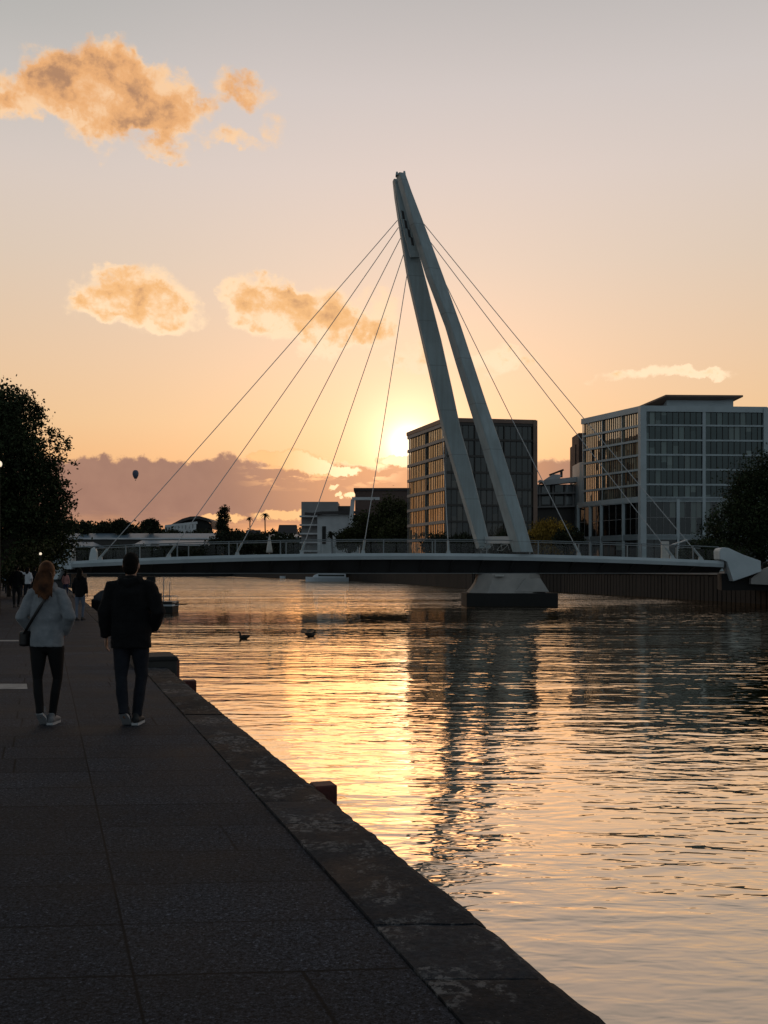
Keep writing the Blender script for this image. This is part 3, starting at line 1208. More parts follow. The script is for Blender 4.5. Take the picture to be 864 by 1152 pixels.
for z, l, r, d in ((1.22, 540, 609, 4.2), (.9, 539, 610, 4.4), (.5, 537.5, 612, 4.7), (0, 533.5, 615, 5.1), (-.32, 530, 617, 5.5), (-.42, 529.5, 618, 5.6)):
    Y = 88.6 - d / 2
    A, B = (l - 432) / F * Y, (r - 432) / F * Y
    secs.append(octo((A + B) / 2, 88.6, B - A, d, z, .5))
mb.extr(secs, None)
mb.build('pier_body', M['concrete'], pr)
mb = MB()
Y = 88.6 - 3.1
A, B = (525 - 432) / F * Y, (628 - 432) / F * Y
mb.box(((A + B) / 2, 88.6, -1.45), (B - A, 6.2, 2.06))
mb.build('footing', M['footing'], pr, bevel=.06)
mb = MB()   # buttress plate on the right front
Y = 85.9
P_ = [at(579, 666, 85.8), at(591, 650.5, 86.2), at(608, 650.5, 86.2), at(618, 666, 85.8)]
Q_ = [p + Vector((0, 1.3, 0)) for p in P_]
mb.add(P_ + Q_, [(0, 1, 2, 3), (7, 6, 5, 4), (0, 4, 5, 1), (1, 5, 6, 2), (2, 6, 7, 3), (3, 7, 4, 0)])
mb.build('buttress', M['concrete'], pr, bevel=.04)
mb = MB()
c = at(563, 643.5, 85.4)
mb.box((c.x, 86.2, 1.05), (.75, .4, .14))
mb.build('bearing', M['canvas'], pr)


# abutments
def abut(pts, Y0, Y1, label):
    mb = MB()
    A = [at(px, py, Y0) for px, py in pts]
    B = [p + Vector((0, Y1 - Y0, 0)) for p in A]
    n = len(A)
    fs = [tuple(range(n)), tuple(range(2 * n - 1, n - 1, -1))]
    for i in range(n):
        j = (i + 1) % n
        fs.append((i, n + i, n + j, j))
    mb.add(A + B, fs)
    o = mb.build('abutment', M['fascia_paint'], br, bevel=.04)
    o['label'] = label
    return o


abut([(59, 629), (61, 626), (67, 619.5), (71, 615.5), (74, 614.5), (77.5, 616.5), (80, 621), (80, 640.5), (70, 640.5), (64, 652), (59, 652)], 85.7, 87.0,
     'small pale pointed anchor block at the left end of the bridge')
abut([(809.5, 620), (811, 617), (815, 615.8), (820, 616.5), (836, 624), (856, 631), (856.5, 643), (841, 648.5), (825, 654), (818, 632), (810, 629)], 85.6, 87.2,
     'large pale wedge anchor block at the right end of the bridge')
abut([(100, 629), (101, 622), (103, 617), (105, 615.5), (107, 617), (108.5, 621), (108.5, 634), (100, 634)], 91.0, 91.5,
     'small anchor block at the left end on the far side of the deck')
# concrete seat of the right abutment
mb = MB()
mb.prism([(28.6, 86.6), (36, 86.4), (36, 92), (30.0, 92)], -.2, 1.22)
mb.build('abutment_seat', M['footing'], br)
mb = MB()
mb.prism([(-31, 86.6), (-26.5, 86.6), (-26.5, 91.2), (-31, 91.2)], .0, 1.22)
mb.build('abutment_seat', M['girder'], br)
# ramp walls off the abutments
t = thing('ramp_wall', 'dark sloping ramp wall beyond the right anchor block of the bridge', 'ramp wall', (34, 88, 1.2))
mb = MB()
a = [at(845, 651, 86), at(856, 642, 86), at(880, 632, 86), at(960, 640, 86), at(960, 662, 86), at(845, 657, 86)]
b = [p + Vector((0, .5, 0)) for p in a]
n = 6
mb.add(a + b, [tuple(range(n)), tuple(range(2 * n - 1, n - 1, -1))] + [(i, n + i, n + (i + 1) % n, (i + 1) % n) for i in range(n)])
mb.build('wall_panel', M['concrete'], t)
mb = MB()
mb.bar(at(858, 634, 86.2), at(880, 625, 86.2), .08, .08)
for px, y0, y1 in ((858, 634, 641), (866, 631, 639), (874, 627.5, 636)):
    mb.bar(at(px, y0, 86.2), at(px, y1, 86.2), .05, .05)
mb.build('handrail', M['lamp_metal'], t)


# things on the bridge
t = thing('closed_parasol', 'folded off-white parasol standing on the bridge deck left of the white building', 'parasol', at(303, 622, 90))
mb = MB()
c = at(303, 622, 90)
c.z = zt(c.x)
mb.tube([c + Vector((0, 0, h)) for h in (.25, .5, .9, 1.3, 1.7)], [.30, .27, .2, .14, .03], 9)
mb.build('canopy', M['canvas'], t, smooth=True)
mb = MB()
mb.tube([c, c + Vector((0, 0, 1.85))], .03, 6)
mb.box(c + Vector((0, 0, .04)), (.5, .5, .08))
mb.build('pole', M['steel'], t)


def bicycle(px, Y, ang, label):
    c = at(px, 0, Y)
    c.z = zt(c.x)
    t = thing('bicycle', label, 'bicycle', c, 'bicycles leaning on the bridge railing')
    rot = Matrix.Rotation(ang, 3, 'Z')

    def W(x, z, y=0.):
        return c + rot @ Vector((x, y, z))
    for wx in (-.52, .52):
        mb = MB()
        mb.tube([W(wx + .34 * math.cos(a), .35 + .34 * math.sin(a)) for a in [2 * math.pi * i / 20 for i in range(21)]], .022, 5)
        for i in range(8):
            a = math.pi * i / 8
            mb.tube([W(wx + .33 * math.cos(a), .35 + .33 * math.sin(a)), W(wx - .33 * math.cos(a), .35 - .33 * math.sin(a))], .004, 3)
        mb.build('wheel', M['lamp_metal'], t)
    mb = MB()
    for a, b in (((-.52, .35), (-.15, .8)), ((-.52, .35), (-.08, .32)), ((-.08, .32), (-.18, .86)), ((-.08, .32), (.38, .78)), ((-.16, .78), (.36, .85)),
                 ((.36, .92), (.52, .35)), ((.36, .85), (.34, .98))):
        mb.tube([W(*a), W(*b)], .022, 5)
    mb.build('frame', M['canvas'], t)
    mb = MB()
    mb.ball(W(-.19, .90), (.13, .07, .035), 8, 5)
    mb.build('saddle', M['leather'], t)
    mb = MB()
    mb.tube([W(.34, .98, -.27), W(.36, 1.0, 0), W(.34, .98, .27)], .016, 5)
    mb.build('handlebar', M['steel'], t)


bicycle(549, 87.1, R(8), 'pale bicycle leaning on the bridge railing under the farther pylon leg')
bicycle(566, 87.0, R(-6), 'pale bicycle on the bridge between the two pylon legs')
# kiosk like cabinet at the right
t = thing('bridge_cabinet', 'white service cabinet with a slanting canopy on the right half of the bridge', 'cabinet', at(748, 628, 90))
c = at(748, 628, 90)
c.z = zt(c.x)
mb = MB()
mb.box(c + Vector((0, 0, .8)), (.62, .5, 1.6))
mb.build('cabinet_body', M['canvas'], t, bevel=.05)
mb = MB()
mb.bar(c + Vector((.5, 0, 1.25)), c + Vector((1.9, 0, 1.72)), .8, .08)
mb.tube([c + Vector((1.1, 0, 0)), c + Vector((1.1, 0, 1.4))], .05, 6)
mb.build('canopy', M['white_paint'], t)


# ------------------------------------------------------------------ buildings
def facade(par, p0, p1, z0, zs, bays, panes, gmat, fmat, rnd, tones, slab=.35, mull=.07, vert=.35, inset=.25, split=None, mmat=None):
    """zs: list of floor levels; bays: list of (f0,f1); panes per bay. Frame grid + one window mesh per bay and storey"""
    a, b = Vector((p0[0], p0[1], 0)), Vector((p1[0], p1[1], 0))
    L = (b - a).length
    d = (b - a) / L
    nrm = Vector((d.y, -d.x, 0))          # outward when going left->right seen from outside
    fr = MB()
    for i, z in enumerate(zs):
        th = slab if i not in (0, len(zs) - 1) else slab * 1.9
        c0, c1 = a + nrm * .0, b + nrm * .0
        fr.bar((c0.x + nrm.x * -.1, c0.y + nrm.y * -.1, z), (c1.x + nrm.x * -.1, c1.y + nrm.y * -.1, z), .42, th)
    for f in sorted({x for bb in bays for x in bb}):
        p = a + d * (L * f) + nrm * .012
        fr.bar((p.x - nrm.x * .1, p.y - nrm.y * .1, zs[0]), (p.x - nrm.x * .1, p.y - nrm.y * .1, zs[-1]), vert, .5)
    fr.build('facade_frame', fmat, par)
    for i in range(len(zs) - 1):
        for bi, (f0, f1) in enumerate(bays):
            w = MB()
            np_ = panes[bi] if isinstance(panes, (list, tuple)) else panes
            u0, u1 = L * f0 + vert / 2, L * f1 - vert / 2
            pw = (u1 - u0) / np_
            zb, ztp = zs[i] + slab / 2, zs[i + 1] - slab / 2
            for k in range(np_):
                q0 = a + d * (u0 + pw * k + mull / 2) - nrm * inset
                q1 = a + d * (u0 + pw * (k + 1) - mull / 2) - nrm * inset
                t1, t2 = rnd.uniform(-.012, .012), rnd.uniform(-.01, .01)
                q0b = q0 + nrm * t1
                q1b = q1 - nrm * t1
                hz = [zb, ztp] if not split else [zb, zb + (ztp - zb) * split, ztp]
                if not split and rnd.random() < .35:
                    hz = [zb, zb + (ztp - zb) * rnd.choice((.3, .5, .65)), ztp]     # a blind pulled part way
                for h in range(len(hz) - 1):
                    ph = math.sin(q0.x * .31 + hz[0] * .17) + math.sin(q0.x * .13 - hz[0] * .29 + 2) + .6 * math.sin(q0.y * .4 + hz[0] * .2)  # clusters of dark panes: tree reflections put into the pane colour
                    tone = rnd.choice(sorted(tones)[:2] if ph < -.2 and rnd.random() < .85 and tones[0][0] < .3 else tones)
                    j = rnd.uniform(.75, 1.25)
                    tone = tuple(c * j for c in tone)
                    w.add([q0b + Vector((0, 0, hz[h])), q1b + Vector((0, 0, hz[h])), q1b + nrm * t2 + Vector((0, 0, hz[h + 1])), q0b + nrm * t2 + Vector((0, 0, hz[h + 1]))],
                          [(0, 1, 2, 3)], 0, tone)
                m0 = a + d * (u0 + pw * (k + 1)) - nrm * (inset - .06)
                if k < np_ - 1:
                    w.bar((m0.x, m0.y, zb), (m0.x, m0.y, ztp), mull, .12, 1)
            if split:
                m0, m1 = a + d * u0 - nrm * (inset - .05), a + d * u1 - nrm * (inset - .05)
                zz = zb + (ztp - zb) * split
                w.bar((m0.x, m0.y, zz), (m1.x, m1.y, zz), .08, .09, 1)
            w.build('window', [gmat, mmat or M['frame_dark']], par, fix=False)


def office_centre():
    rnd = random.Random(3)
    Yn = 200.
    A = Vector((at(501, 0, Yn).x, Yn))          # near corner
    Lc = Vector((at(458.5, 0, 221.5).x, 221.5))  # left far corner
    B = Vector((at(601.5, 0, 203).x, 203.))
    D = Lc + (B - A)
    zt_ = CH + 168 / F * Yn
    b = thing('office_building', 'brown-capped glass office block behind the leaning bridge pylon', 'office building', (A.x, A.y, 1.2))
    mb = MB()
    def inset(p, c, k=.5):
        return p + (c - p).normalized() * k
    c = (A + B + D + Lc) / 4
    mb.prism([inset(A, c, .9), inset(B, c, .9), inset(D, c, .9), inset(Lc, c, .9)], 1.0, zt_ - .2)
    mb.build('core', M['core'], b)
    n = 9
    zs = [1.2 + (zt_ - .6 - 1.2) * i / n for i in range(n + 1)]
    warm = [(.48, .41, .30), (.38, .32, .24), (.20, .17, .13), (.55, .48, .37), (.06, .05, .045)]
    cool = [(.035, .028, .024), (.018, .015, .013), (.06, .048, .04), (.08, .065, .05), (.01, .009, .008)]
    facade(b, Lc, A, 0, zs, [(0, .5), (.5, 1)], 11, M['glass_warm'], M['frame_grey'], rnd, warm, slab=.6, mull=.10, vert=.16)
    facade(b, A, B, 0, zs, [(0, .33), (.33, .66), (.66, 1)], 5, M['glass_dim'], M['frame_dark'], rnd, cool, slab=.42, mull=.12, vert=.2)
    facade(b, B, D, 0, zs, [(0, 1)], 10, M['glass_dim'], M['frame_dark'], rnd, cool, slab=.5, vert=.5)
    mb = MB()
    o = lambda p: p + (p - c).normalized() * .35
    mb.prism([o(A), o(B), o(D), o(Lc)], zt_ - .45, zt_ + .35)
    mb.build('roof', M['frame_brown'], b)
    mb = MB()
    q = B + Vector((.08, -.12))
    mb.box((q.x, q.y, (zt_ + 1) / 2 + .6), (.8, .8, zt_ - 1.8))
    mb.build('corner_column', M['frame_brown'], b)


office_centre()


def office_right():
    rnd = random.Random(8)
    Yn = 200.
    A = Vector((at(722.5, 0, Yn).x, Yn))
    Lc = Vector((at(655.5, 0, 217.6).x, 217.6))
    L2 = Vector((at(650, 0, 219.5).x, 219.5))
    B = Vector((at(861, 0, 201.5).x, 201.5))
    zt_ = CH + 183 / F * Yn
    D = Lc + (B - A)
    c = (A + B + D + Lc) / 4
    b = thing('office_building', 'pale-framed glass office block on the right with a flat overhanging roof canopy', 'office building', (A.x, A.y, 1.2))
    mb = MB()
    ins = lambda p: p + (c - p).normalized() * .9
    mb.prism([ins(A), ins(B), ins(D), ins(Lc)], 1.0, zt_ - .4)
    mb.build('core', M['core'], b)
    # levels read from the front face: y of slab lines at near corner
    ys = [618, 604, 561.5, 545, 528, 511.5, 495, 478.2, 460]
    zs = [CH + (640 - y) / F * Yn for y in ys]
    zs[0] = 1.2
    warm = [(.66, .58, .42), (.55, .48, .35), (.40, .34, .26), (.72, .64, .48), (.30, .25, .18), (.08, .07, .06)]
    cool = [(.03, .036, .036), (.010, .011, .011), (.006, .006, .006), (.19, .22, .20), (.13, .155, .145), (.16, .18, .165), (.012, .012, .012)]
    # upper storeys
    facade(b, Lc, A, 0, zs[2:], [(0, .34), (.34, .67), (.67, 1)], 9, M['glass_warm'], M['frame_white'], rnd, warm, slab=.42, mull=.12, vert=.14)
    facade(b, A, B, 0, zs[2:], [(0, .5), (.5, 1)], 10, M['glass'], M['frame_white'], rnd, cool, slab=.34, mull=.09, vert=.6)
    # tall lower storey and ground storey
    facade(b, L2, A, 0, zs[1:3], [(0, .2), (.2, .38), (.38, .72), (.72, 1)], [2, 2, 3, 3], M['glass_dim'], M['frame_white'], rnd, cool, slab=.6, vert=.55, split=.5, mmat=M['frame_grey'])
    facade(b, A, B, 0, zs[1:3], [(0, .29), (.29, .5), (.5, 1)], [5, 4, 10], M['glass_dim'], M['frame_white'], rnd, cool, slab=.5, vert=.6, split=.52, mmat=M['frame_grey'])
    facade(b, L2, A, 0, zs[0:2], [(0, .2), (.2, .38), (.38, .72), (.72, 1)], [2, 2, 3, 3], M['glass_dim'], M['frame_white'], rnd, cool, slab=.6, vert=.5)
    facade(b, A, B, 0, zs[0:2], [(0, .29), (.29, .5), (.5, 1)], [3, 3, 6], M['glass_dim'], M['frame_white'], rnd, cool, slab=.4, vert=.4)
    # lower wing that steps out at the left
    mb = MB()
    mb.prism([L2 + Vector((.5, .8)), Lc + Vector((.9, -.3)), Lc + Vector((1.5, 8)), L2 + Vector((.5, 9))], 1.0, CH + 121 / F * 218)
    mb.build('side_wing', M['frame_white'], b)
    mb = MB()
    mb.box((A.x, A.y, (zt_ + 1.2) / 2), (1.25, 1.1, zt_ - 1.2 - .1), rot=R(12))
    mb.build('corner_column', M['frame_white'], b)
    mb = MB()
    mb.box((B.x, B.y, (zt_ + 1.2) / 2), (.9, .9, zt_ - 1.2 - .1))
    mb.build('corner_column', M['frame_white'], b)
    o = lambda p, k=.35: p + (p - c).normalized() * k
    mb = MB()
    mb.prism([o(A), o(B), o(D), o(Lc)], zt_ - 1.05, zt_ + .1)
    mb.build('parapet', M['frame_white'], b)
    # penthouse and its canopy
    mb = MB()
    z1 = CH + 192.5 / F * 206
    P = [Vector((at(750, 0, 206).x, 206)), Vector((at(825, 0, 206).x, 206)), Vector((at(825, 0, 206).x, 214)), Vector((at(750, 0, 206).x, 214))]
    mb.prism(P, zt_, z1)
    mb.build('penthouse', M['frame_white'], b)
    mb = MB()
    q0, q1, q2, q3 = at(749, 446, 204), at(836, 446.5, 204), at(836, 446.5, 204) + Vector((0, 14, 0)), at(697, 457.3, 215)
    q3.z = zt_ + .35
    q2.z = q1.z
    vs = [q0, q1, q2, Vector((q3.x, q3.y, q3.z))]
    vs = vs + [v + Vector((0, 0, .35)) for v in vs]
    mb.add(vs, [(3, 2, 1, 0), (4, 5, 6, 7), (0, 1, 5, 4), (1, 2, 6, 5), (2, 3, 7, 6), (3, 0, 4, 7)])
    mb.build('roof_canopy', M['frame_brown'], b)
    # darker service tower peeping out at the left
    mb = MB()
    x0, x1 = at(651, 0, 224).x, at(662, 0, 224).x
    mb.prism([(x0, 224), (x1, 224), (x1, 232), (x0, 232)], 1.2, CH + 153 / F * 224)
    x0, x1 = at(646.8, 0, 227).x, at(660, 0, 227).x
    mb.prism([(x0, 227), (x1, 227), (x1, 233), (x0, 233)], 1.2, CH + 140 / F * 227)
    mb.build('service_tower', M['panel_brown'], b)


office_right()


def low_building():
    rnd = random.Random(4)
    b = thing('low_building', 'low terrace building with a white awning roof between the two glass offices', 'building', (at(625, 0, 225).x, 225, 1.2))
    Y = 226.
    x0, x1 = at(592, 0, Y).x, at(652, 0, Y).x
    zt_ = CH + 97 / F * Y
    mb = MB()
    mb.prism([(x0, Y), (x1, Y), (x1, Y + 12), (x0, Y + 12)], 1.2, zt_ - .4)
    mb.build('wall', M['frame_dark'], b)
    mb = MB()
    # white roof edge with a raised left corner
    mb.bar(at(612, 543.5, Y - .8), at(650, 539.5, Y - .8), 3, 1.1)
    mb.bar(at(612, 543.5, Y - .9), at(606, 541, Y - .9), 2.6, .4)
    mb.add([at(606, 544, Y - 1.5), at(622, 533.5, Y - 1.5), at(632, 534, Y - 1.5), at(628, 540, Y - 1.5), at(606, 545, Y + 2), at(622, 534.5, Y + 2), at(632, 535, Y + 2), at(628, 541, Y + 2)],
           [(0, 1, 2, 3), (7, 6, 5, 4), (0, 4, 5, 1), (1, 5, 6, 2), (2, 6, 7, 3), (3, 7, 4, 0)])
    mb.build('awning_roof', M['panel_white'], b)
    mb = MB()
    mb.bar(at(618, 534.5, Y), at(634, 528.5, Y), .4, .4)
    mb.bar(at(631.5, 529, Y), at(631.5, 537, Y), .5, .5)
    mb.build('roof_mast', M['frame_dark'], b)
    for y in (556, 571):
        mb = MB()
        mb.bar(at(590, y, Y - .6), at(650, y - 1.5, Y - .6), 1.6, .35)
        mb.build('balcony_slab', M['frame_grey'], b)
    for px in (600, 607, 622, 636, 645):
        mb = MB()
        mb.bar(at(px, 545, Y - .35), at(px, 571, Y - .35), .4, .4)
        mb.build('column', M['frame_grey'], b)
    for k, px in enumerate((603.5, 614, 629, 640)):
        for yy in (550, 563):
            w = MB()
            c = at(px, yy, Y - .06)
            t = rnd.choice([(.2, .21, .22), (.05, .05, .05), (.1, .1, .1)])
            w.add([c + Vector((-.9, 0, -.9)), c + Vector((.9, 0, -.9)), c + Vector((.9, 0, .9)), c + Vector((-.9, 0, .9))], [(0, 1, 2, 3)], 0, t)
            w.build('window', M['glass_dim'], b, fix=False)


low_building()


def white_building():
    Y = 262.
    b = thing('white_building', 'boxy white building with raised concrete frame left of the dark trees', 'building', (at(375, 0, Y).x, Y, 1.2))
    mb = MB()
    x0, x1 = at(357, 0, Y).x, at(404, 0, Y).x
    mb.prism([(x0, Y), (x1, Y), (x1, Y + 14), (x0, Y + 14)], 1.2, CH + 61 / F * Y)
    mb.build('wall', M['panel_white'], b)
    mb = MB()
    x0, x1 = at(339, 0, Y + 5).x, at(380, 0, Y + 5).x
    mb.prism([(x0, Y + 5), (x1, Y + 5), (x1, Y + 16), (x0, Y + 16)], 1.2, CH + 77 / F * Y)
    x1 = at(357, 0, Y + 5).x
    mb.build('stair_tower', M['frame_grey'], b)
    for i in range(6):
        mb = MB()
        z = 4 + i * 2.25
        mb.box(((x0 + x1) / 2, Y + 3.7, z), (x1 - x0 + .6, 2.4, .4))
        mb.build('balcony_slab', M['panel_white'], b)
    mb = MB()
    P = [at(343, 578, Y - .5), at(352, 578.5, Y - .5), at(362, 577, Y - .5), at(404, 576.5, Y - .5)]
    for i in range(3):
        mb.bar(P[i], P[i + 1], 1.6, .7)
    mb.build('roof_band', M['roof_dark'], b)
    mb = MB()
    mb.bar(at(397, 562, Y - 1), at(394.5, 590, Y - 1), 1.0, .9)
    mb.bar(at(396, 561, Y - 1), at(427, 561, Y - 1), 1.2, .7)
    mb.build('concrete_frame', M['panel_white'], b)
    mb = MB()
    x0, x1 = at(372, 0, Y + 8).x, at(396, 0, Y + 8).x
    mb.prism([(x0, Y + 8), (x1, Y + 8), (x1, Y + 14), (x0, Y + 14)], 14, CH + 73 / F * Y)
    mb.build('upper_storey', M['frame_dark'], b)
    for px, y0, y1, w in ((364.5, 592, 612, 1.0), (399, 580, 586, 2.2)):
        mb = MB()
        c, e = at(px, y0, Y - .08), at(px, y1, Y - .08)
        mb.box((c.x, Y - .05, (c.z + e.z) / 2), (w, .2, c.z - e.z))
        mb.build('window', M['core'], b)
    b2 = thing('brown_building', 'plain brown block rising behind the dark trees beside the central office', 'building', (at(430, 0, 285).x, 285, 1.2))
    mb = MB()
    x0, x1 = at(399.5, 0, 285).x, at(462, 0, 285).x
    mb.prism([(x0, 285), (x1, 285), (x1, 300), (x0, 300)], 1.2, CH + 88 / F * 285)
    mb.build('wall', M['panel_brown'], b2)
    mb = MB()
    mb.prism([(x0 - .4, 284.6), (x1 + .4, 284.6), (x1 + .4, 300.4), (x0 - .4, 300.4)], CH + 88 / F * 285, CH + 91 / F * 285)
    mb.build('roof', M['roof_dark'], b2)


white_building()


def left_far():
    # long low blue-roofed sheds
    for i, (p0, p1, yt, yb, Y, lab) in enumerate((
            (60, 252, 599, 606, 470, 'long low shed with a pale blue metal roof on the far bank, the larger one'),
            (150, 236, 607, 613, 450, 'smaller blue-grey roofed shed in front of the long shed'),
            (58, 104, 609, 615, 445, 'short blue-roofed shed at the far left end of the far bank'),
            (300, 340, 600, 605, 430, 'small pale shed beside the white building'))):
        b = thing('riverside_shed', lab, 'shed', (at((p0 + p1) / 2, 0, Y).x, Y, 1.2), 'low sheds on the far bank')
        x0, x1 = at(p0, 0, Y).x, at(p1, 0, Y).x
        zt_, zb = at(0, yt, Y).z, at(0, yb, Y).z
        mb = MB()
        mb.prism([(x0 + 1, Y), (x1 - 1, Y), (x1 - 1, Y + 20), (x0 + 1, Y + 20)], 1.2, zb)
        mb.build('wall', M['frame_dark'], b)
        mb = MB()
        mb.add([(x0, Y - 1, zb), (x1, Y - 1, zb), (x1 - 3, Y + 12, zt_), (x0 + 1, Y + 12, zt_), (x0, Y + 22, zb), (x1, Y + 22, zb)],
               [(0, 1, 2, 3), (3, 2, 5, 4), (0, 3, 4), (1, 5, 2), (0, 4, 5, 1)])
        mb.build('roof', M['roof_blue'], b)
        mb = MB()
        mb.bar((x0, Y - 1.2, (zb)), (x1, Y - 1.2, (zb)), .3, .7)
        mb.build('gutter', M['panel_white'], b)
    # arena with curved roof
    Y = 560.
    b = thing('arena', 'distant arena with a curved dark roof and pale front on the left horizon', 'arena', (at(213, 0, Y).x, Y, 1.2))
    prof = [(183, 598), (188, 593), (195, 588.5), (205, 583.5), (214, 581), (224, 580.5), (232, 582.5), (238, 586), (239, 592)]
    mb = MB()
    A = [at(px, py, Y) for px, py in prof]
    lo = [p - Vector((0, 0, 1.6)) for p in A]
    up = A
    secs = []
    n = len(A)
    vs = up + lo + [p + Vector((0, 40, 0)) for p in up] + [p + Vector((0, 40, 0)) for p in lo]
    fs = []
    for i in range(n - 1):
        fs += [(i, i + 1, n + i + 1, n + i), (2 * n + i, 3 * n + i, 3 * n + i + 1, 2 * n + i + 1), (i, 2 * n + i, 2 * n + i + 1, i + 1),
               (n + i, n + i + 1, 3 * n + i + 1, 3 * n + i)]
    mb.add(vs, fs)
    mb.build('roof', M['roof_dark'], b)
    mb = MB()
    vs = [at(px, py + 3.5, Y + 3) for px, py in prof[1:]]
    vs2 = [Vector((v.x, v.y, 1.2)) for v in vs]
    n = len(vs)
    mb.add(vs + vs2, [(i, n + i, n + i + 1, i + 1) for i in range(n - 1)])
    mb.build('wall', M['core'], b, fix=False)
    mb = MB()
    for px in range(187, 222, 4):
        top = 592 - (px - 187) * .1
        mb.box((at(px, 0, Y - 2).x, Y - 2, (at(0, top, Y).z + 14) / 2), (1.6, .6, at(0, top, Y).z - 14))
    mb.bar(at(186, 592, Y - 2), at(222, 588, Y - 2), .8, 1.3)
    mb.bar(at(186, 597, Y - 2), at(222, 597, Y - 2), .8, 2.2)
    mb.build('front_wall', M['panel_white'], b)
    # small far houses
    for px, yt, w, h, Y, lab in ((284, 596, 16, 8, 520, 'small pale far house with a lit window right of the palm tree'),
                                 (323, 590, 20, 12, 500, 'pale far house just left of the white building'),
                                 (172, 611, 8, 8, 440, 'tiny pale far hut beside the sheds')):
        b = thing('far_house', lab, 'house', (at(px, 0, Y).x, Y, 1.2), 'small houses on the far bank')
        c = at(px, yt, Y)
        ww, hh = w / F * Y, c.z - 1.2
        mb = MB()
        mb.box((c.x, Y + 4, 1.2 + hh * .4), (ww, 8, hh * .8))
        mb.build('wall', M['panel_white'], b)
        mb = MB()
        z = 1.2 + hh * .8
        mb.add([(c.x - ww * .55, Y - .5, z), (c.x + ww * .55, Y - .5, z), (c.x + ww * .55, Y + 8.5, z), (c.x - ww * .55, Y + 8.5, z), (c.x - ww * .5, Y + 4, z + hh * .2), (c.x + ww * .5, Y + 4, z + hh * .2)],
               [(0, 1, 5, 4), (2, 3, 4, 5), (0, 4, 3), (1, 2, 5), (0, 3, 2, 1)])
        mb.build('roof', M['roof_dark'], b)
        mb = MB()
        mb.box((c.x, Y - .05, 1.2 + hh * .68), (ww * .3, .1, hh * .14))
        mb.build('window', M['core'], b)


left_far()

# hills
mb = MB()
rnd = random.Random(2)
for (x0, x1, Y, hs) in ((-900, -100, 1100, 34), (-420, 500, 1400, 40)):
    n = 60
    top = []
    for i in range(n + 1):
        x = x0 + (x1 - x0) * i / n
        h = hs * (.55 + .25 * math.sin(i * .21 + Y) + .12 * math.sin(i * .63) + rnd.uniform(-.02, .02)) * math.sin(math.pi * min(1, max(0.02, i / n)) ** .8) ** .4
        top.append((x, h))
    vs = []
    for k, (yy, f) in enumerate(((Y - 220, 0.02), (Y - 60, .8), (Y, 1), (Y + 300, .1))):
        for x, h in top:
            vs.append((x, yy, 1.0 + h * f))
    m_ = n + 1
    fs = [(k * m_ + i, k * m_ + i + 1, (k + 1) * m_ + i + 1, (k + 1) * m_ + i) for k in range(3) for i in range(n)]
    mb.add(vs, fs)
tag(mb.build('hills', M['hills'], smooth=True), kind='structure')


# ------------------------------------------------------------------ vegetation
def foliage(name, clumps, n, leaf, seed, material, parent=None, spread=1., hang=0., aspect=.55, jit=.10):
    """clumps: (cx,cy,cz,rx,ry,rz) ellipsoids.  Leaves gather in small sprays near the shells so gaps stay between them."""
    r = np.random.default_rng(seed)
    cl = np.array(clumps, float)
    vol = (cl[:, 3] * cl[:, 4] * cl[:, 5]) ** .75
    per = 26
    ns = max(4, n // per)
    idx = r.choice(len(cl), ns, p=vol / vol.sum())
    d = r.normal(size=(ns, 3))
    d /= np.linalg.norm(d, axis=1)[:, None]
    rad = r.uniform(.35, 1.0, ns) ** .5
    ctr = cl[idx, :3] + d * cl[idx, 3:] * rad[:, None]
    ctr += r.normal(size=(ns, 3)) * cl[idx, 3:] * (jit + .06)
    sz = np.cbrt(cl[idx, 3] * cl[idx, 4] * cl[idx, 5]) * .11 * spread + leaf * 1.2
    N = ns * per
    sc = np.repeat(ctr, per, 0)
    off = r.normal(size=(N, 3)) * np.repeat(sz, per)[:, None] * np.array([1, 1, .75])
    off[:, 2] -= np.abs(r.normal(size=N)) * hang
    c = sc + off
    a = r.normal(size=(N, 3))
    a /= np.linalg.norm(a, axis=1)[:, None]
    if hang:
        a[:, 2] -= 1.5
        a /= np.linalg.norm(a, axis=1)[:, None]
    b = np.cross(a, r.normal(size=(N, 3)))
    b /= np.linalg.norm(b, axis=1)[:, None]
    s = leaf * r.uniform(.6, 1.5, N)[:, None]
    v = np.empty((N, 4, 3))
    v[:, 0] = c - a * s
    v[:, 1] = c + b * s * aspect
    v[:, 2] = c + a * s
    v[:, 3] = c - b * s * aspect
    off0 = world_loc(parent) if parent is not None else Vector((0, 0, 0))
    v -= np.array(off0)
    me = bpy.data.meshes.new(name)
    me.vertices.add(N * 4)
    me.vertices.foreach_set('co', v.reshape(-1))
    me.loops.add(N * 4)
    me.loops.foreach_set('vertex_index', np.arange(N * 4, dtype=np.int32))
    me.polygons.add(N)
    me.polygons.foreach_set('loop_start', np.arange(0, N * 4, 4, dtype=np.int32))
    me.polygons.foreach_set('loop_total', np.full(N, 4, dtype=np.int32))
    t = np.repeat(r.uniform(.55, 1.6, ns), per) * r.uniform(.8, 1.25, N)
    ca = me.color_attributes.new('tone', 'FLOAT_COLOR', 'CORNER')
    cc = np.ones((N * 4, 4))
    cc[:, :3] = np.repeat(t, 4)[:, None]
    ca.data.foreach_set('color', cc.reshape(-1))
    me.materials.append(material)
    me.update()
    me.validate()
    o = bpy.data.objects.new(name, me)
    COL.objects.link(o)
    if parent is not None:
        o.parent = parent
    return o


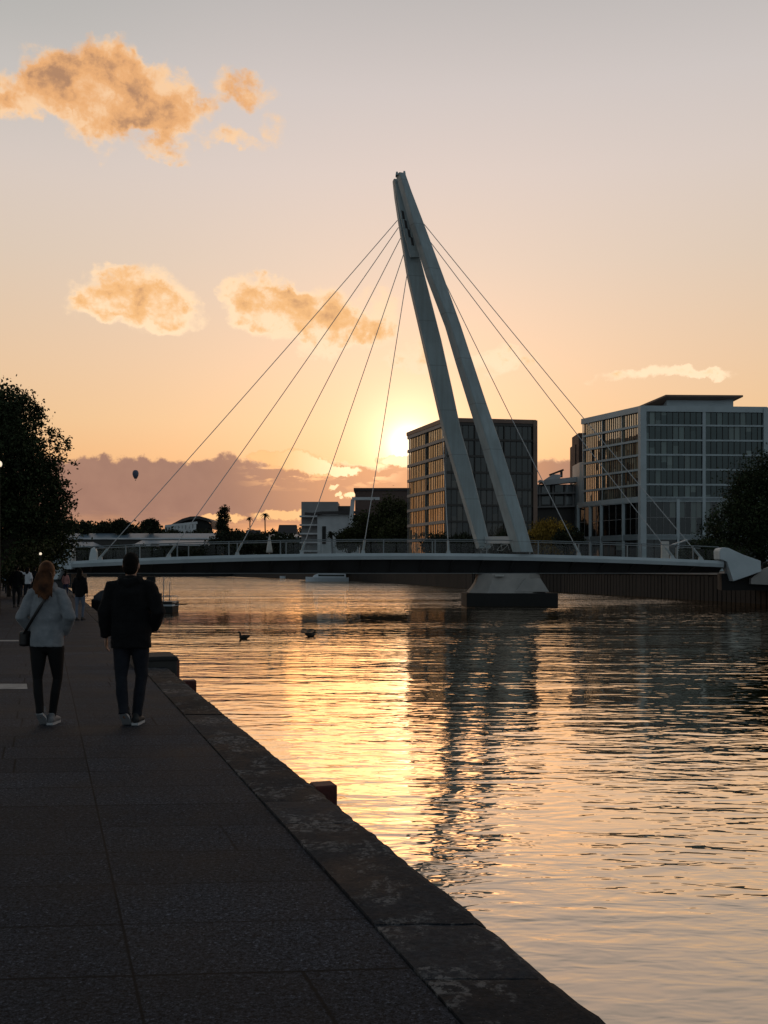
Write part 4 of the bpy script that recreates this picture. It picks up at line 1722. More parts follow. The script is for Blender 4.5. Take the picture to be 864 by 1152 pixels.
def tree(label, base, clumps, n, leaf, seed, material, group=None, trunk_r=.25, name='tree', cat='tree', limbs=True, spread=1., hang=0.):
    base = Vector(base)
    t = thing(name, label, cat, base, group)
    foliage('crown', clumps, n, leaf, seed, material, t, spread, hang)
    rnd = random.Random(seed)
    mb = MB()
    cs = sorted(clumps, key=lambda c: c[2])
    topz = max(c[2] for c in clumps)
    mid = Vector((sum(c[0] for c in clumps) / len(clumps), sum(c[1] for c in clumps) / len(clumps), (base.z + topz) / 2))
    j1 = base.lerp(mid, .55) + Vector((rnd.uniform(-.1, .1), 0, 0)) * trunk_r * 3
    mb.tube([base - Vector((0, 0, .3)), base + Vector((0, 0, .2)), j1, mid, mid.lerp(Vector((mid.x, mid.y, topz)), .6)],
            [trunk_r * 1.5, trunk_r * 1.1, trunk_r * .85, trunk_r * .6, trunk_r * .15], 8)
    if limbs:
        rmax = max(c[3] for c in clumps)
        for c in clumps:
            small = c[3] < .3 * rmax
            if small:        # outlying spray: a thin twig from its nearest big clump
                big = min((b for b in clumps if b[3] >= .3 * rmax), key=lambda b: (Vector(b[:3]) - Vector(c[:3])).length)
                mb.tube([Vector(big[:3]), Vector(big[:3]).lerp(Vector(c[:3]), .6) + Vector((0, 0, .08)), Vector(c[:3])], [trunk_r * .10, trunk_r * .06, trunk_r * .025], 5)
                continue
            cc = Vector(c[:3])
            s = j1.lerp(mid, rnd.uniform(0, .9))
            m_ = s.lerp(cc, .5) + Vector((rnd.uniform(-.2, .2), rnd.uniform(-.2, .2), rnd.uniform(0, .3))) * max(c[3] * .4, .2)
            mb.tube([s, m_, cc, cc + (cc - m_) * .3], [trunk_r * .45, trunk_r * .3, trunk_r * .14, trunk_r * .03], 6)
    mb.build('trunk', M['bark'], t, smooth=True)
    return t


def pxclump(px, py, r, Y, ry=None, dY=0., squash=1.):
    p = at(px, py, Y)
    k = r / F * Y
    return (p.x, p.y + dY, p.z, k, (ry or 1.) * k, k * squash)


# big tree on the left of the promenade
Y = 42.
cl = [pxclump(-14, 520, 62, Y), pxclump(8, 475, 36, Y), pxclump(-30, 468, 42, Y, dY=.8), pxclump(30, 520, 30, Y, dY=-.6), pxclump(28, 565, 40, Y, dY=.3),
      pxclump(-60, 560, 70, Y, dY=1), pxclump(52, 540, 17, Y), pxclump(20, 500, 26, Y, dY=-.8), pxclump(46, 578, 26, Y, dY=.9), pxclump(-20, 590, 50, Y, dY=.5), pxclump(2, 462, 18, Y, dY=.2),
      pxclump(60, 560, 16, Y, dY=.4), pxclump(62, 515, 12, Y, dY=-.3)]
cl += [pxclump(a, b, c_, Y, dY=d_) for a, b, c_, d_ in ((90, 549, 4, .3), (72, 502, 7, 0), (57, 488, 7, .4), (43, 466, 8, 0), (24, 450, 8, .2), (84, 521, 5, .2), (83, 567, 7, -.3), (76, 592, 8, .2), (12, 440, 6, 0), (66, 536, 9, .5))]
tree('large dark leafy tree at the left edge beside the promenade', (at(-30, 0, Y).x, Y, 0), cl, 90000, .06, 11, M['leaf_dark'], trunk_r=.3, spread=.9)
# understorey behind it
Y = 62.
for i, (px, py, r, YY, lab) in enumerate(((10, 612, 34, 60, 'olive shrub under the big left tree, nearest the left edge'),
                                          (48, 600, 30, 66, 'olive-brown shrub between the big tree and the left end of the bridge'),
                                          (-40, 600, 48, 56, 'dark shrub behind the big left tree, partly out of frame'))):
    b = at(px, 0, YY)
    cl = [pxclump(px, py, r, YY), pxclump(px - r * .5, py + 12, r * .7, YY, dY=-1), pxclump(px + r * .45, py + 14, r * .55, YY, dY=.5), pxclump(px, py + 24, r * .7, YY)]
    tree(lab, (b.x, YY, 0), cl, 11000, .09, 30 + i, M['leaf_olive'], 'shrubs under the left tree', .12, 'shrub', 'shrub')

# tree at the right edge
Y = 112.
cl = [pxclump(856, 560, 36, Y), pxclump(835, 552, 16, Y, dY=-1), pxclump(870, 530, 26, Y), pxclump(812, 595, 22, Y, dY=-1), pxclump(838, 598, 30, Y, dY=-2), pxclump(880, 590, 50, Y),
      pxclump(805, 618, 20, Y), pxclump(824, 572, 14, Y, dY=-2), pxclump(850, 540, 14, Y), pxclump(793, 617, 10, Y, dY=-2), pxclump(862, 527, 10, Y, dY=-2)]
tree('large dark tree at the right edge in front of the pale-framed office', (at(862, 0, Y).x, Y, 1.2), cl, 42000, .13, 12, M['leaf_dark'], trunk_r=.4)
Y = 104.
cl = [pxclump(790, 622, 14, Y), pxclump(768, 627, 9, Y), pxclump(812, 624, 14, Y), pxclump(780, 617, 8, Y)]
tree('low dark shrub behind the right end of the bridge', (at(790, 0, Y).x, Y, 1.2), cl, 7000, .10, 13, M['leaf_dark'], trunk_r=.1, name='shrub', cat='shrub')

# dark trees between the white building and the central office
specs = [(441, 580, 20, 252, 'leaf_olive', 'dark olive tree touching the left corner of the central office'),
         (415, 594, 16, 248, 'leaf_olive', 'middle dark tree between the white building and the central office'),
         (392, 606, 10, 244, 'leaf_olive', 'small dark tree in front of the white building'),
         (447, 602, 18, 240, 'leaf_olive', 'lower bushy tree at the foot of the central office')]
for i, (px, py, r, YY, mt, lab) in enumerate(specs):
    cl = [pxclump(px, py, r, YY), pxclump(px + r * .5, py - r * .45, r * .5, YY), pxclump(px - r * .6, py + r * .45, r * .6, YY), pxclump(px + r * .5, py + r * .5, r * .7, YY),
          pxclump(px - r * .2, py - r * .3, r * .55, YY)]
    tree(lab, (at(px, 0, YY).x, YY, 1.2), cl, 7000, .26, 50 + i, M[mt], 'trees beside the white building', .3)
# golden tree right of the pylon
YY = 190.
cl = [pxclump(619, 602, 22, YY, squash=.75), pxclump(606, 604, 13, YY), pxclump(634, 605, 13, YY), pxclump(620, 594, 10, YY, squash=.8)]
tree('yellow autumn tree just right of the nearer pylon leg', (at(619, 0, YY).x, YY, 1.2), cl, 11000, .18, 61, M['leaf_gold'], None, .25, hang=.4)
for i, (px, py, r, YY, lab) in enumerate(((640, 606, 13, 180, 'dark shrub between the yellow tree and the pale-framed office'),
                                          (575, 606, 14, 185, 'dark shrub seen between the two pylon legs'),
                                          (492, 611, 12, 180, 'dark shrub at the foot of the central office left of the pylon'),
                                          (520, 611, 11, 182, 'dark shrub just left of the farther pylon leg'),
                                          (590, 560, 18, 235, 'dark tree seen right of the central office behind the low building'))):
    cl = [pxclump(px, py, r, YY, squash=.8), pxclump(px - r * .7, py + 3, r * .6, YY), pxclump(px + r * .7, py + 2, r * .7, YY), pxclump(px, py + r * .6, r * .6, YY)]
    tree(lab, (at(px, 0, YY).x, YY, 1.2), cl, 3500, .2, 70 + i, M['leaf_far'], 'shrubs along the far bank', .12, 'shrub' if i < 4 else 'tree', 'shrub' if i < 4 else 'tree')

# tree line on the left horizon: one far wood, then the trees one can tell apart
cls = []
rnd = random.Random(9)
for px in range(60, 350, 5):
    YY = rnd.uniform(500, 545)
    h = 593 + rnd.uniform(-3.5, 2) if px < 185 else 602 + rnd.uniform(-3, 2)
    cls.append(pxclump(px, h + 6, rnd.uniform(6, 9), YY))
tag(foliage('far_wood', cls, 26000, .75, 77, M['leaf_far']), 'dark far wood along the left horizon behind the sheds', 'wood', kind='stuff')
cls = []
for px in range(236, 420, 5):
    YY = 395 - (px - 236) * .68 + rnd.uniform(0, 8)
    cls.append(pxclump(px, 620 + rnd.uniform(-4, 3) - (5 if 240 < px < 330 else 0), rnd.uniform(8, 13), YY))
for px in range(60, 240, 6):
    cls.append(pxclump(px, 624 + rnd.uniform(-2, 3), 7, 425))
tag(foliage('bank_scrub', cls, 26000, .5, 78, M['leaf_far']), 'dark scrub along the far bank seen just above the bridge railing', 'scrub', kind='stuff')

for i, (px, yt, w, YY, lab) in enumerate(((136, 584, 9, 480, 'rounded far tree on the horizon above the first stay anchor'),
                                          (118, 588, 11, 485, 'broad far tree left of the rounded one on the horizon'),
                                          (170, 584.5, 6, 480, 'conical far tree left of the arena'),
                                          (95, 589, 5, 480, 'small far tree at the left end of the horizon'))):
    cl = [pxclump(px, yt + w * .6, w * .65, YY), pxclump(px - w * .5, yt + w, w * .6, YY), pxclump(px + w * .5, yt + w * .9, w * .6, YY), pxclump(px, yt + w * 1.5, w * .8, YY)]
    tree(lab, (at(px, 0, YY).x, YY, 1.2), cl, 2600, .45, 90 + i, M['leaf_far'], 'far trees on the left horizon', .4)
# cypresses and palms
for px, yt, hw, lab in ((248.5, 569.5, 2.6, 'tall narrow cypress on the horizon, the left one of the pair'), (253.5, 568.5, 2.2, 'tall narrow cypress on the horizon, the right one of the pair')):
    YY = 430
    cl = [pxclump(px + random.Random(k).uniform(-1, 1), yt + 4 + k * 5, hw * (1 + .12 * k), YY, squash=1.6) for k in range(6)]
    tree(lab, (at(px, 0, YY).x, YY, 1.2), cl, 2600, .32, int(px), M['leaf_far'], 'cypress pair', .35, 'cypress_tree', 'tree', limbs=False, spread=.6)


def palm(px, py, r, YY, label, seed):
    c = at(px, py, YY)
    t = thing('palm_tree', label, 'palm tree', (c.x, YY, 1.2), 'palm trees on the horizon')
    k = r / F * YY
    rnd = random.Random(seed)
    mb = MB()
    mb.tube([(c.x, YY, 1.0), (c.x + .2, YY, c.z * .5), (c.x, YY, c.z)], [.4, .28, .22], 7)
    mb.build('trunk', M['bark'], t)
    mb = MB()
    for i in range(26):
        a = rnd.uniform(0, 6.28)
        e = rnd.uniform(-.3, 1.2)
        d = Vector((math.cos(a) * math.cos(e), math.sin(a) * math.cos(e), math.sin(e)))
        sd = d.cross(Vector((0, 0, 1))).normalized()
        prev = None
        for s in range(7):
            f = s / 6
            p = c + d * (k * 1.15 * f) + Vector((0, 0, -k * .75 * f * f))
            w = .12 * k * math.sin(math.pi * min(.98, f * .9 + .12)) + .04
            cur = (p - sd * w + Vector((0, 0, -w * .7)), p, p + sd * w + Vector((0, 0, -w * .7)))
            if prev:
                mb.add([prev[0], prev[1], cur[1], cur[0]], [(0, 1, 2, 3)], 0, (1, 1, 1))
                mb.add([prev[1], prev[2], cur[2], cur[1]], [(0, 1, 2, 3)], 0, (1, 1, 1))
            prev = cur
    mb.build('crown', M['leaf_far'], t, fix=False)


palm(298, 579, 5.5, 420, 'taller palm tree against the orange horizon', 1)
palm(281, 583, 4.0, 430, 'smaller palm tree left of the taller palm on the horizon', 2)
palm(373, 600, 7, 242, 'palm in front of the white building', 3)

# ------------------------------------------------------------------ balloon
c = at(152.5, 534, 2500)
t = thing('hot_air_balloon', 'tiny dark hot-air balloon hanging over the low clouds at left', 'balloon', c - Vector((0, 0, 14)))
mb = MB()
prof = [(0, 11.5), (4, 10.8), (6.8, 7.5), (7.6, 3.5), (7.2, -1), (5.3, -6), (2.8, -10)]
pts = [c + Vector((0, 0, z)) for r_, z in prof]
mb.tube(pts, [max(.3, r_) for r_, z in prof], 16)
mb.build('envelope', M['balloon'], t, smooth=True)
mb = MB()
mb.box(c + Vector((0, 0, -13.3)), (2.2, 2.2, 1.8))
for sx in (-1, 1):
    for sy in (-1, 1):
        mb.bar(c + Vector((sx, sy, -12.4)), c + Vector((sx * 1.8, sy * 1.8, -9.8)), .12, .12)
mb.build('basket', M['timber'], t)


# ------------------------------------------------------------------ boats
def hull(c, L, B, H, zw, ang, bow=1, n=12, flare=.75):
    """returns sections for a hull; c = centre xy, zw = waterline, H = freeboard"""
    rot = Matrix.Rotation(ang, 3, 'Z')
    secs = []
    for i in range(n + 1):
        f = i / n
        x = (f - .5) * L
        wb = B / 2 * (1 - max(0, (f - .55) / .45) ** 2.2 * .96) * (.88 + .12 * min(1, f * 4))
        hh = H * (1 + .35 * max(0, f - .4) ** 1.5)
        pts = [(x, -wb, hh), (x, -wb * flare, -.05), (x, 0, -.3), (x, wb * flare, -.05), (x, wb, hh), (x, wb * .9, hh - .02), (x, 0, hh - .12), (x, -wb * .9, hh - .02)]
        secs.append([tuple(Vector((c[0], c[1], zw)) + rot @ Vector((p[0] * bow, p[1], p[2]))) for p in pts])
    return secs


def launch():
    Y = 74.
    cx = at(150, 0, Y).x
    t = thing('motor_launch', 'dark moored motor launch with short masts beside the quay behind the man', 'boat', (cx, Y, WATER))
    ang = R(176)
    mb = MB()
    mb.extr(hull((cx, Y), 6.2, 2.2, .78, WATER, ang), None)
    mb.build('hull', M['hull_dark'], t, bevel=.02)
    rot = Matrix.Rotation(ang, 3, 'Z')
    W = lambda x, y, z: Vector((cx, Y, WATER)) + rot @ Vector((x, y, z))
    mb = MB()
    secs = []
    for f, wd in ((-3.12, .98), (-1.5, 1.02), (.3, 1.02)):
        secs.append([tuple(W(f, -wd - .0, .46)), tuple(W(f, -wd - .03, .58)), tuple(W(f, wd + .03, .58)), tuple(W(f, wd + .0, .46))])
    mb.extr(secs, None)
    mb.build('rubbing_strake', M['hull_white'], t)
    mb = MB()
    mb.extr([[tuple(W(x, -w, .8)), tuple(W(x, -w * .6, .8 + h)), tuple(W(x, w * .6, .8 + h)), tuple(W(x, w, .8))] for x, w, h in ((.6, .9, .5), (1.4, .85, .9), (2.3, .6, .75), (2.9, .2, .35))], None)
    mb.build('tarpaulin', M['tarp'], t)
    mb = MB()
    mb.extr([[tuple(W(x, -w, .74)), tuple(W(x - .05, -w * .85, z)), tuple(W(x - .05, w * .85, z)), tuple(W(x, w, .74))] for x, w, z in ((-1.9, .7, 1.35), (-.6, .75, 1.5), (.1, .7, 1.2))], None)
    mb.build('cabin', M['hull_dark'], t, bevel=.03)
    mb = MB()
    mb.box(W(-1.2, .62, 1.22), (.9, .05, .22), rot=ang)
    mb.box(W(-1.2, -.62, 1.22), (.9, .05, .22), rot=ang)
    mb.build('window', M['boat_glass'], t)
    for x, z1, r_ in ((-2.2, 2.55, .035), (-2.65, 2.2, .03)):
        mb = MB()
        mb.tube([W(x, 0, .7), W(x - .05, 0, z1)], r_, 6)
        mb.build('mast', M['steel'], t)
    mb = MB()
    mb.bar(W(-1.6, 0, 2.35), W(-1.0, 0, 2.35), .3, .45)
    mb.tube([W(-1.3, 0, 1.4), W(-1.3, 0, 2.2)], .04, 6)
    mb.build('signal_box', M['hull_dark'], t)
    mb = MB()
    mb.tube([W(-3.0, .1, .55), W(-4.0, .15, .58)], .05, 6)
    mb.build('boom', M['timber'], t)
    # stern rail
    mb = MB()
    for y in (-.8, .8):
        mb.tube([W(-3.0, y, .75), W(-3.0, y, 1.15), W(-2.0, y, 1.15), W(-2.0, y, .75)], .025, 5)
    mb.tube([W(-3.0, -.8, 1.15), W(-3.0, .8, 1.15)], .025, 5)
    mb.build('stern_rail', M['steel'], t)
    r_ = MB()
    A, B = W(2.9, 0, .95), Vector((xo(72) - .25, 72, .12))
    r_.tube([A.lerp(B, f) - Vector((0, 0, .35 * 4 * f * (1 - f))) for f in [i / 8 for i in range(9)]], .03, 5)
    tag(r_.build('mooring_rope', M['timber'], loc=B), 'dark slack rope from the launch to the quay', 'rope')


launch()


def dinghy():
    # dark inflatable between the walker and the man
    Y = 50.
    cx = at(124, 0, Y).x
    t = thing('rowing_boat', 'small dark rowing boat moored at the quay between the lone walker and the man', 'boat', (cx, Y, WATER))
    ang = R(112)
    mb = MB()
    mb.extr(hull((cx, Y), 4.4, 1.6, .55, WATER, ang, n=10), None)
    mb.build('hull', M['hull_dark'], t)
    rot = Matrix.Rotation(ang, 3, 'Z')
    W = lambda x, y, z: Vector((cx, Y, WATER)) + rot @ Vector((x, y, z))
    mb = MB()
    mb.extr([[tuple(W(x, -w, .55)), tuple(W(x, -w * .4, .55 + h)), tuple(W(x, w * .4, .55 + h)), tuple(W(x, w, .55))] for x, w, h in ((-2.0, .7, .35), (-.8, .75, .62), (.7, .65, .55), (1.7, .25, .25))], None)
    mb.build('tarpaulin', M['tarp'], t)


dinghy()


def ferry():
    Y = 252.
    cx = at(368, 0, Y).x
    t = thing('river_ferry', 'white river ferry moored under the bridge left of the pylon', 'ferry', (cx, Y, WATER))
    ang = R(-176)
    rot = Matrix.Rotation(ang, 3, 'Z')
    W = lambda x, y, z: Vector((cx, Y, WATER)) + rot @ Vector((x, y, z))
    mb = MB()
    mb.extr(hull((cx, Y), 10.6, 3.0, 1.0, WATER, ang, n=12), None)
    mb.build('hull', M['hull_white'], t)
    mb = MB()
    mb.extr([[tuple(W(x, -w, .95)), tuple(W(x, -w * .92, z)), tuple(W(x, w * .92, z)), tuple(W(x, w, .95))] for x, w, z in ((-4.6, 1.3, 1.9), (2.0, 1.3, 2.05), (3.2, 1.0, 1.6), (3.6, .8, 1.1))], None)
    mb.build('cabin', M['hull_white'], t, bevel=.08)
    for s in (-1, 1):
        mb = MB()
        mb.bar(W(-4.2, s * 1.3, 1.5), W(2.2, s * 1.3, 1.55), .1, .42)
        mb.build('window', M['boat_glass'], t)
    mb = MB()
    mb.extr([[tuple(W(x, -.9, 2.0)), tuple(W(x, -.8, z)), tuple(W(x, .8, z)), tuple(W(x, .9, 2.0))] for x, z in ((-.2, 2.6), (1.4, 2.6), (1.8, 2.1))], None)
    mb.build('wheelhouse', M['hull_white'], t)
    mb = MB()
    mb.tube([W(-3.8, 0, 1.9), W(-3.8, 0, 3.4)], .06, 5)
    mb.tube([W(.8, 0, 2.5), W(.8, 0, 3.5)], .05, 5)
    mb.build('mast', M['steel'], t)
    Y = 335.
    cx = at(322, 0, Y).x
    t = thing('small_boat', 'tiny pale boat at the far bank left of the ferry', 'boat', (cx, Y, WATER))
    mb = MB()
    mb.extr(hull((cx, Y), 4.2, 1.6, .7, WATER, R(180), n=8), None)
    mb.build('hull', M['hull_white'], t)
    mb = MB()
    mb.box((cx + .3, Y, WATER + .95), (1.4, 1.0, .5), taper=.8)
    mb.build('cabin', M['canvas'], t)


ferry()


# ------------------------------------------------------------------ ducks
def duck(px, py, ang, up, label):
    Y = 3.12 * F / (py - 640)
    c = at(px, 0, Y)
    c.z = WATER
    t = thing('duck', label, 'duck', c, 'two ducks on the water')
    rot = Matrix.Rotation(ang, 3, 'Z')
    W = lambda x, y, z: c + rot @ Vector((x, y, z))
    mb = MB()
    n = 12
    # body
    mb.tube([W(-.30, 0, .17), W(-.22, 0, .12), W(-.10, 0, .07), (W(.06, 0, .07)), W(.17, 0, .08), W(.22, 0, .10)],
            [(.01, .01), (.05, .04), (.10, .085), (.115, .10), (.08, .08), (.02, .02)], n, ref=tuple(rot @ Vector((0, 1, 0))))
    # neck + head
    h = .30 if up else .2
    mb.tube([W(.12, 0, .06), W(.17, 0, .14), W(.18, 0, h - .06), W(.20, 0, h), W(.24, 0, h + .015), W(.285, 0, h)], [.07, .05, .038, .05, .042, .012], 10)
    mb.tube([W(.27, 0, h), W(.34, 0, h - .012)], [(.022, .014), (.018, .005)], 8, ref=tuple(rot @ Vector((0, 1, 0))))
    o = mb.build('body', M['duck'], t, smooth=True)
    r_ = o.modifiers.new('remesh', 'REMESH')
    r_.mode = 'VOXEL'
    r_.voxel_size = .012
    r_.use_smooth_shade = True
    mb = MB()
    for s in (-1, 1):
        mb.tube([W(.08, s * .10, .11), W(-.08, s * .115, .12), W(-.24, s * .05, .16)], [(.02, .05), (.025, .06), (.008, .015)], 8, ref=tuple(rot @ Vector((0, 1, 0))))
    mb.build('wing', M['duck'], t, smooth=True)


duck(274.5, 719, R(205), True, 'dark duck with raised neck, the left one on the river')
duck(349, 716, R(25), False, 'dark duck low on the water, the right one on the river')


# ------------------------------------------------------------------ lamps
def street_lamp(px, py, Y, r, label):
    c = at(px, py, Y)
    t = thing('street_lamp', label, 'street lamp', (c.x, Y, 0), 'lamps by the promenade')
    mb = MB()
    mb.tube([(c.x, Y, 0), (c.x, Y, .3), (c.x, Y, c.z - r)], [.09, .06, .04], 8)
    mb.build('pole', M['lamp_metal'], t)
    mb = MB()
    mb.ball(c, (r, r, r * 1.1), 12, 8)
    mb.build('lamp_globe', M['lamp_glow'], t, smooth=True)
    mb = MB()
    mb.tube([c - Vector((0, 0, r * 1.3)), c - Vector((0, 0, r * .8))], [.05, r * .6], 8)
    mb.tube([c + Vector((0, 0, r * .85)), c + Vector((0, 0, r * 1.6))], [r * .55, .01], 8)
    mb.build('lamp_collar', M['lamp_metal'], t)


street_lamp(-1.2, 522, 36, .11, 'street lamp with a small lit globe in front of the big left tree')
street_lamp(45.5, 623, 52, .07, 'low lit lantern post on the promenade behind the crowd')


# ------------------------------------------------------------------ people
def rm(o, voxel, sm=4, fac=.5, disp=0., dscale=.12):
    r_ = o.modifiers.new('remesh', 'REMESH')
    r_.mode = 'VOXEL'
    r_.voxel_size = voxel
    r_.use_smooth_shade = True
    s = o.modifiers.new('smooth', 'SMOOTH')
    s.factor = fac
    s.iterations = sm
    if disp:
        tx = bpy.data.textures.get('cloth_folds_%g' % dscale) or bpy.data.textures.new('cloth_folds_%g' % dscale, 'CLOUDS')
        tx.noise_scale = dscale
        d = o.modifiers.new('folds', 'DISPLACE')
        d.texture = tx
        d.strength = disp
        d.mid_level = .5
        d.texture_coords = 'LOCAL'
    return o


def person(label, X, Y, H, yaw=0., top='black_cloth', bottom='jeans', hair='hair_dark', hairlen=0, shoe='shoe_dark', female=False, hood=False, armL='down', armR='down',
           stride=.12, lift=.0, coat=False, detail=True, loose=1., tloose=None, group=None, slim=1., legspread=.09, topname='jacket'):
    """H tall figure walking; faces +Y turned by yaw.  local x = its right."""
    t = thing('person', label, 'person', (X, Y, 0), group)
    S = H / 1.78
    rot = Matrix.Rotation(yaw, 3, 'Z')
    O = Vector((X, Y, 0))
    W = lambda x, y, z: O + rot @ Vector((x * S, y * S, z * S))
    vx = .008 if detail else .02
    nn = 16 if detail else 10
    rx = tuple(rot @ Vector((1, 0, 0)))
    sh = (.148 if female else .180) * slim
    tl = tloose if tloose is not None else loose           # shoulder joint half width
    hipw = .095
    # --- leg joints (left = -x).  left foot back / lifted, right foot front
    legs = []
    for s, fy, up in ((-1, -stride, lift), (1, stride * .6, 0.)):
        hip = (s * hipw, 0, .92)
        knee = (s * (hipw + .0) * 1.0, fy * .55 + .03, .50)
        ank = (s * legspread * (.75 if s < 0 else .65), fy, .10 + up)
        legs.append((hip, knee, ank, s, fy, up))
    # arms
    arms = []
    for s, kind in ((-1, armL), (1, armR)):
        shd = (s * sh, 0, 1.425)
        if kind == 'pocket':
            elb = (s * (sh + .115), -.06, 1.17)
            wr = (s * (sh + .01), .10, .985)
        elif kind == 'raised':
            elb = (s * (sh + .2), .1, 1.42)
            wr = (s * (sh + .45), .2, 1.52)
        else:
            elb = (s * (sh + .075), -.03, 1.17)
            wr = (s * (sh + .085), .05, .90)
        arms.append((shd, elb, wr, s, kind))
    # --- body: head, neck, hands, torso and legs in one skin
    mb = MB()
    hz = 1.655
    mb.ball(W(0, .01, hz), (.076 * S, .098 * S, .118 * S), 18, 14, rot=rot)
    mb.ball(W(0, .035, hz - .055), (.058 * S, .066 * S, .065 * S), 14, 10, rot=rot)
    mb.tube([W(0, .105, hz + .01), W(0, .125, hz - .02), W(0, .10, hz - .035)], [.010 * S, .014 * S, .012 * S], 8)
    for s in (-1, 1):
        mb.ball(W(s * .078, 0, hz - .01), (.012 * S, .022 * S, .032 * S), 8, 8, rot=rot)
    mb.tube([W(0, -.01, 1.42), W(0, -.005, 1.50), W(0, .0, 1.60)], [.062 * S, .054 * S, .056 * S], 12)
    mb.tube([W(0, 0, 1.46), W(0, 0, 1.3), W(0, 0, 1.1), W(0, 0, .92)], [(.13 * S, .08 * S), (.14 * S, .09 * S), (.12 * S, .08 * S), (.14 * S, .09 * S)], 14, ref=rx)
    for hip, kn, an, s, fy, up in legs:
        mb.tube([W(*hip), W(*kn), W(*an)], [.07 * S, .045 * S, .032 * S], 10)
        mb.tube([W(*an), W(an[0], an[1] + .05, an[2] - .05)], [.03 * S, .03 * S], 8)
    for shd, el, wr, s, kind in arms:
        mb.tube([W(s * .05, 0, 1.42), W(*shd), W(*el), W(*wr)], [.05 * S, .045 * S, .034 * S, .024 * S], 10)
        wv, ev = Vector(wr), Vector(el)
        d = (wv - ev).normalized()
        if kind == 'pocket':
            d = (d + Vector((-s * .5, .2, -.6))).normalized()
        elif kind == 'down':
            d = Vector((0, .12, -1)).normalized()
        # palm and five fingers
        pe = wv + d * .085
        side = Vector((0, 1, 0)) if kind != 'raised' else Vector((0, 0, 1))
        mb.tube([W(*wv), W(*(wv + d * .04)), W(*pe)], [(.018 * S, .026 * S), (.018 * S, .040 * S), (.014 * S, .040 * S)], 10, ref=rx)
        for i, ln in enumerate((.070, .078, .073, .056)):
            b0 = pe + side * (.030 - .020 * i) - d * .01
            curl = Vector((-s, 0, 0))
            p1 = b0 + d * ln * .45 + curl * .004
            p2 = p1 + (d + curl * .5).normalized() * ln * .35
            p3 = p2 + (d * .6 + curl).normalized() * ln * .28
            mb.tube([W(*b0), W(*p1), W(*p2), W(*p3)], [.0095 * S, .0088 * S, .008 * S, .006 * S], 7)
        tb = wv + d * .03 + side * .024
        mb.tube([W(*tb), W(*(tb + d * .03 + side * .022)), W(*(tb + d * .06 + side * .026))], [.012 * S, .0105 * S, .007 * S], 7)
    o = mb.build('body', M['skin'], t)
    rm(o, .0065 if detail else .016, 2, .4)
    # --- trousers
    mb = MB()
    bw = .155 if female else .15
    mb.tube([W(0, .0, 1.06), W(0, -.005, .97), W(0, -.01, .87), W(0, 0, .80)], [(.14 * S, .10 * S), ((bw + .015) * S, .115 * S), ((bw + .012) * S, .115 * S), (.10 * S, .08 * S)], nn, ref=rx)
    kf = (1.0 if not female else .80) * tl
    for hip, kn, an, s, fy, up in legs:
        h2 = (hip[0] * .95, hip[1], .86)
        mid = [(a + b) / 2 for a, b in zip(h2, kn)]
        calf = [a * .62 + b * .38 for a, b in zip(kn, an)]
        calf[1] -= .012
        low = [a * .2 + b * .8 for a, b in zip(kn, an)]
        end = (an[0], an[1] - .005, an[2] - .015)
        mb.tube([W(*h2), W(*mid), W(*kn), W(*calf), W(*low), W(*end)],
                [(.098 * S, .105 * S), (.084 * S * (kf + 1) / 2, .09 * S * (kf + 1) / 2), (.062 * S * kf, .066 * S * kf), (.060 * S * kf, .066 * S * kf), (.052 * S * kf, .055 * S * kf), (.051 * S * kf, .053 * S * kf)], nn, ref=rx)
    o = mb.build('leggings' if female else 'trousers', M[bottom], t)
    rm(o, vx, 3, .5, .012 * S if detail and not female else .004, .09)
    # --- top
    mb = MB()
    hem = .855 if not coat else .80
    lw = loose
    mb.tube([W(0, -.01, 1.545), W(0, -.012, 1.51), W(0, -.005, 1.465), W(0, 0, 1.37), W(0, 0, 1.22), W(0, 0, 1.07), W(0, -.005, .97), W(0, -.005, hem)],
            [(.062 * S, .060 * S), (.082 * S, .074 * S), ((sh - .022) * S, .098 * S), ((sh + .0) * S * 1.0, .125 * S * lw), (.172 * slim * S * lw, .125 * S * lw),
             (.160 * slim * S * lw, .12 * S * lw), (.168 * S * lw * slim, .125 * S * lw), (.166 * S * lw * slim, .125 * S * lw)], nn + 4, ref=rx)
    for shd, el, wr, s, kind in arms:
        wv, ev = Vector(wr), Vector(el)
        cuff = wv.lerp(ev, .06)
        m1 = Vector(shd).lerp(ev, .5)
        m2 = ev.lerp(wv, .5)
        mb.tube([W(s * sh * .45, 0, 1.435), W(*shd), W(*m1), W(*el), W(*m2), W(*cuff)],
                [.068 * S, .066 * S * lw, .066 * S * lw, .061 * S * lw, .056 * S * lw, .045 * S * lw], nn)
    if hood:
        # hood lying on the upper back / collar roll
        mb.tube([W(-.10, -.02, 1.525), W(-.085, -.07, 1.49), W(0, -.095, 1.455), W(.085, -.07, 1.49), W(.10, -.02, 1.525)], [.03 * S, .042 * S, .052 * S, .042 * S, .03 * S], 10)
        mb.ball(W(0, -.075, 1.40), (.10 * S, .05 * S, .085 * S), 12, 8, rot=rot)
    o = mb.build(topname, M[top], t)
    rm(o, vx * 1.1, 3, .5, (.03 if detail else .01) * S, .11)
    # --- hair
    mb = MB()
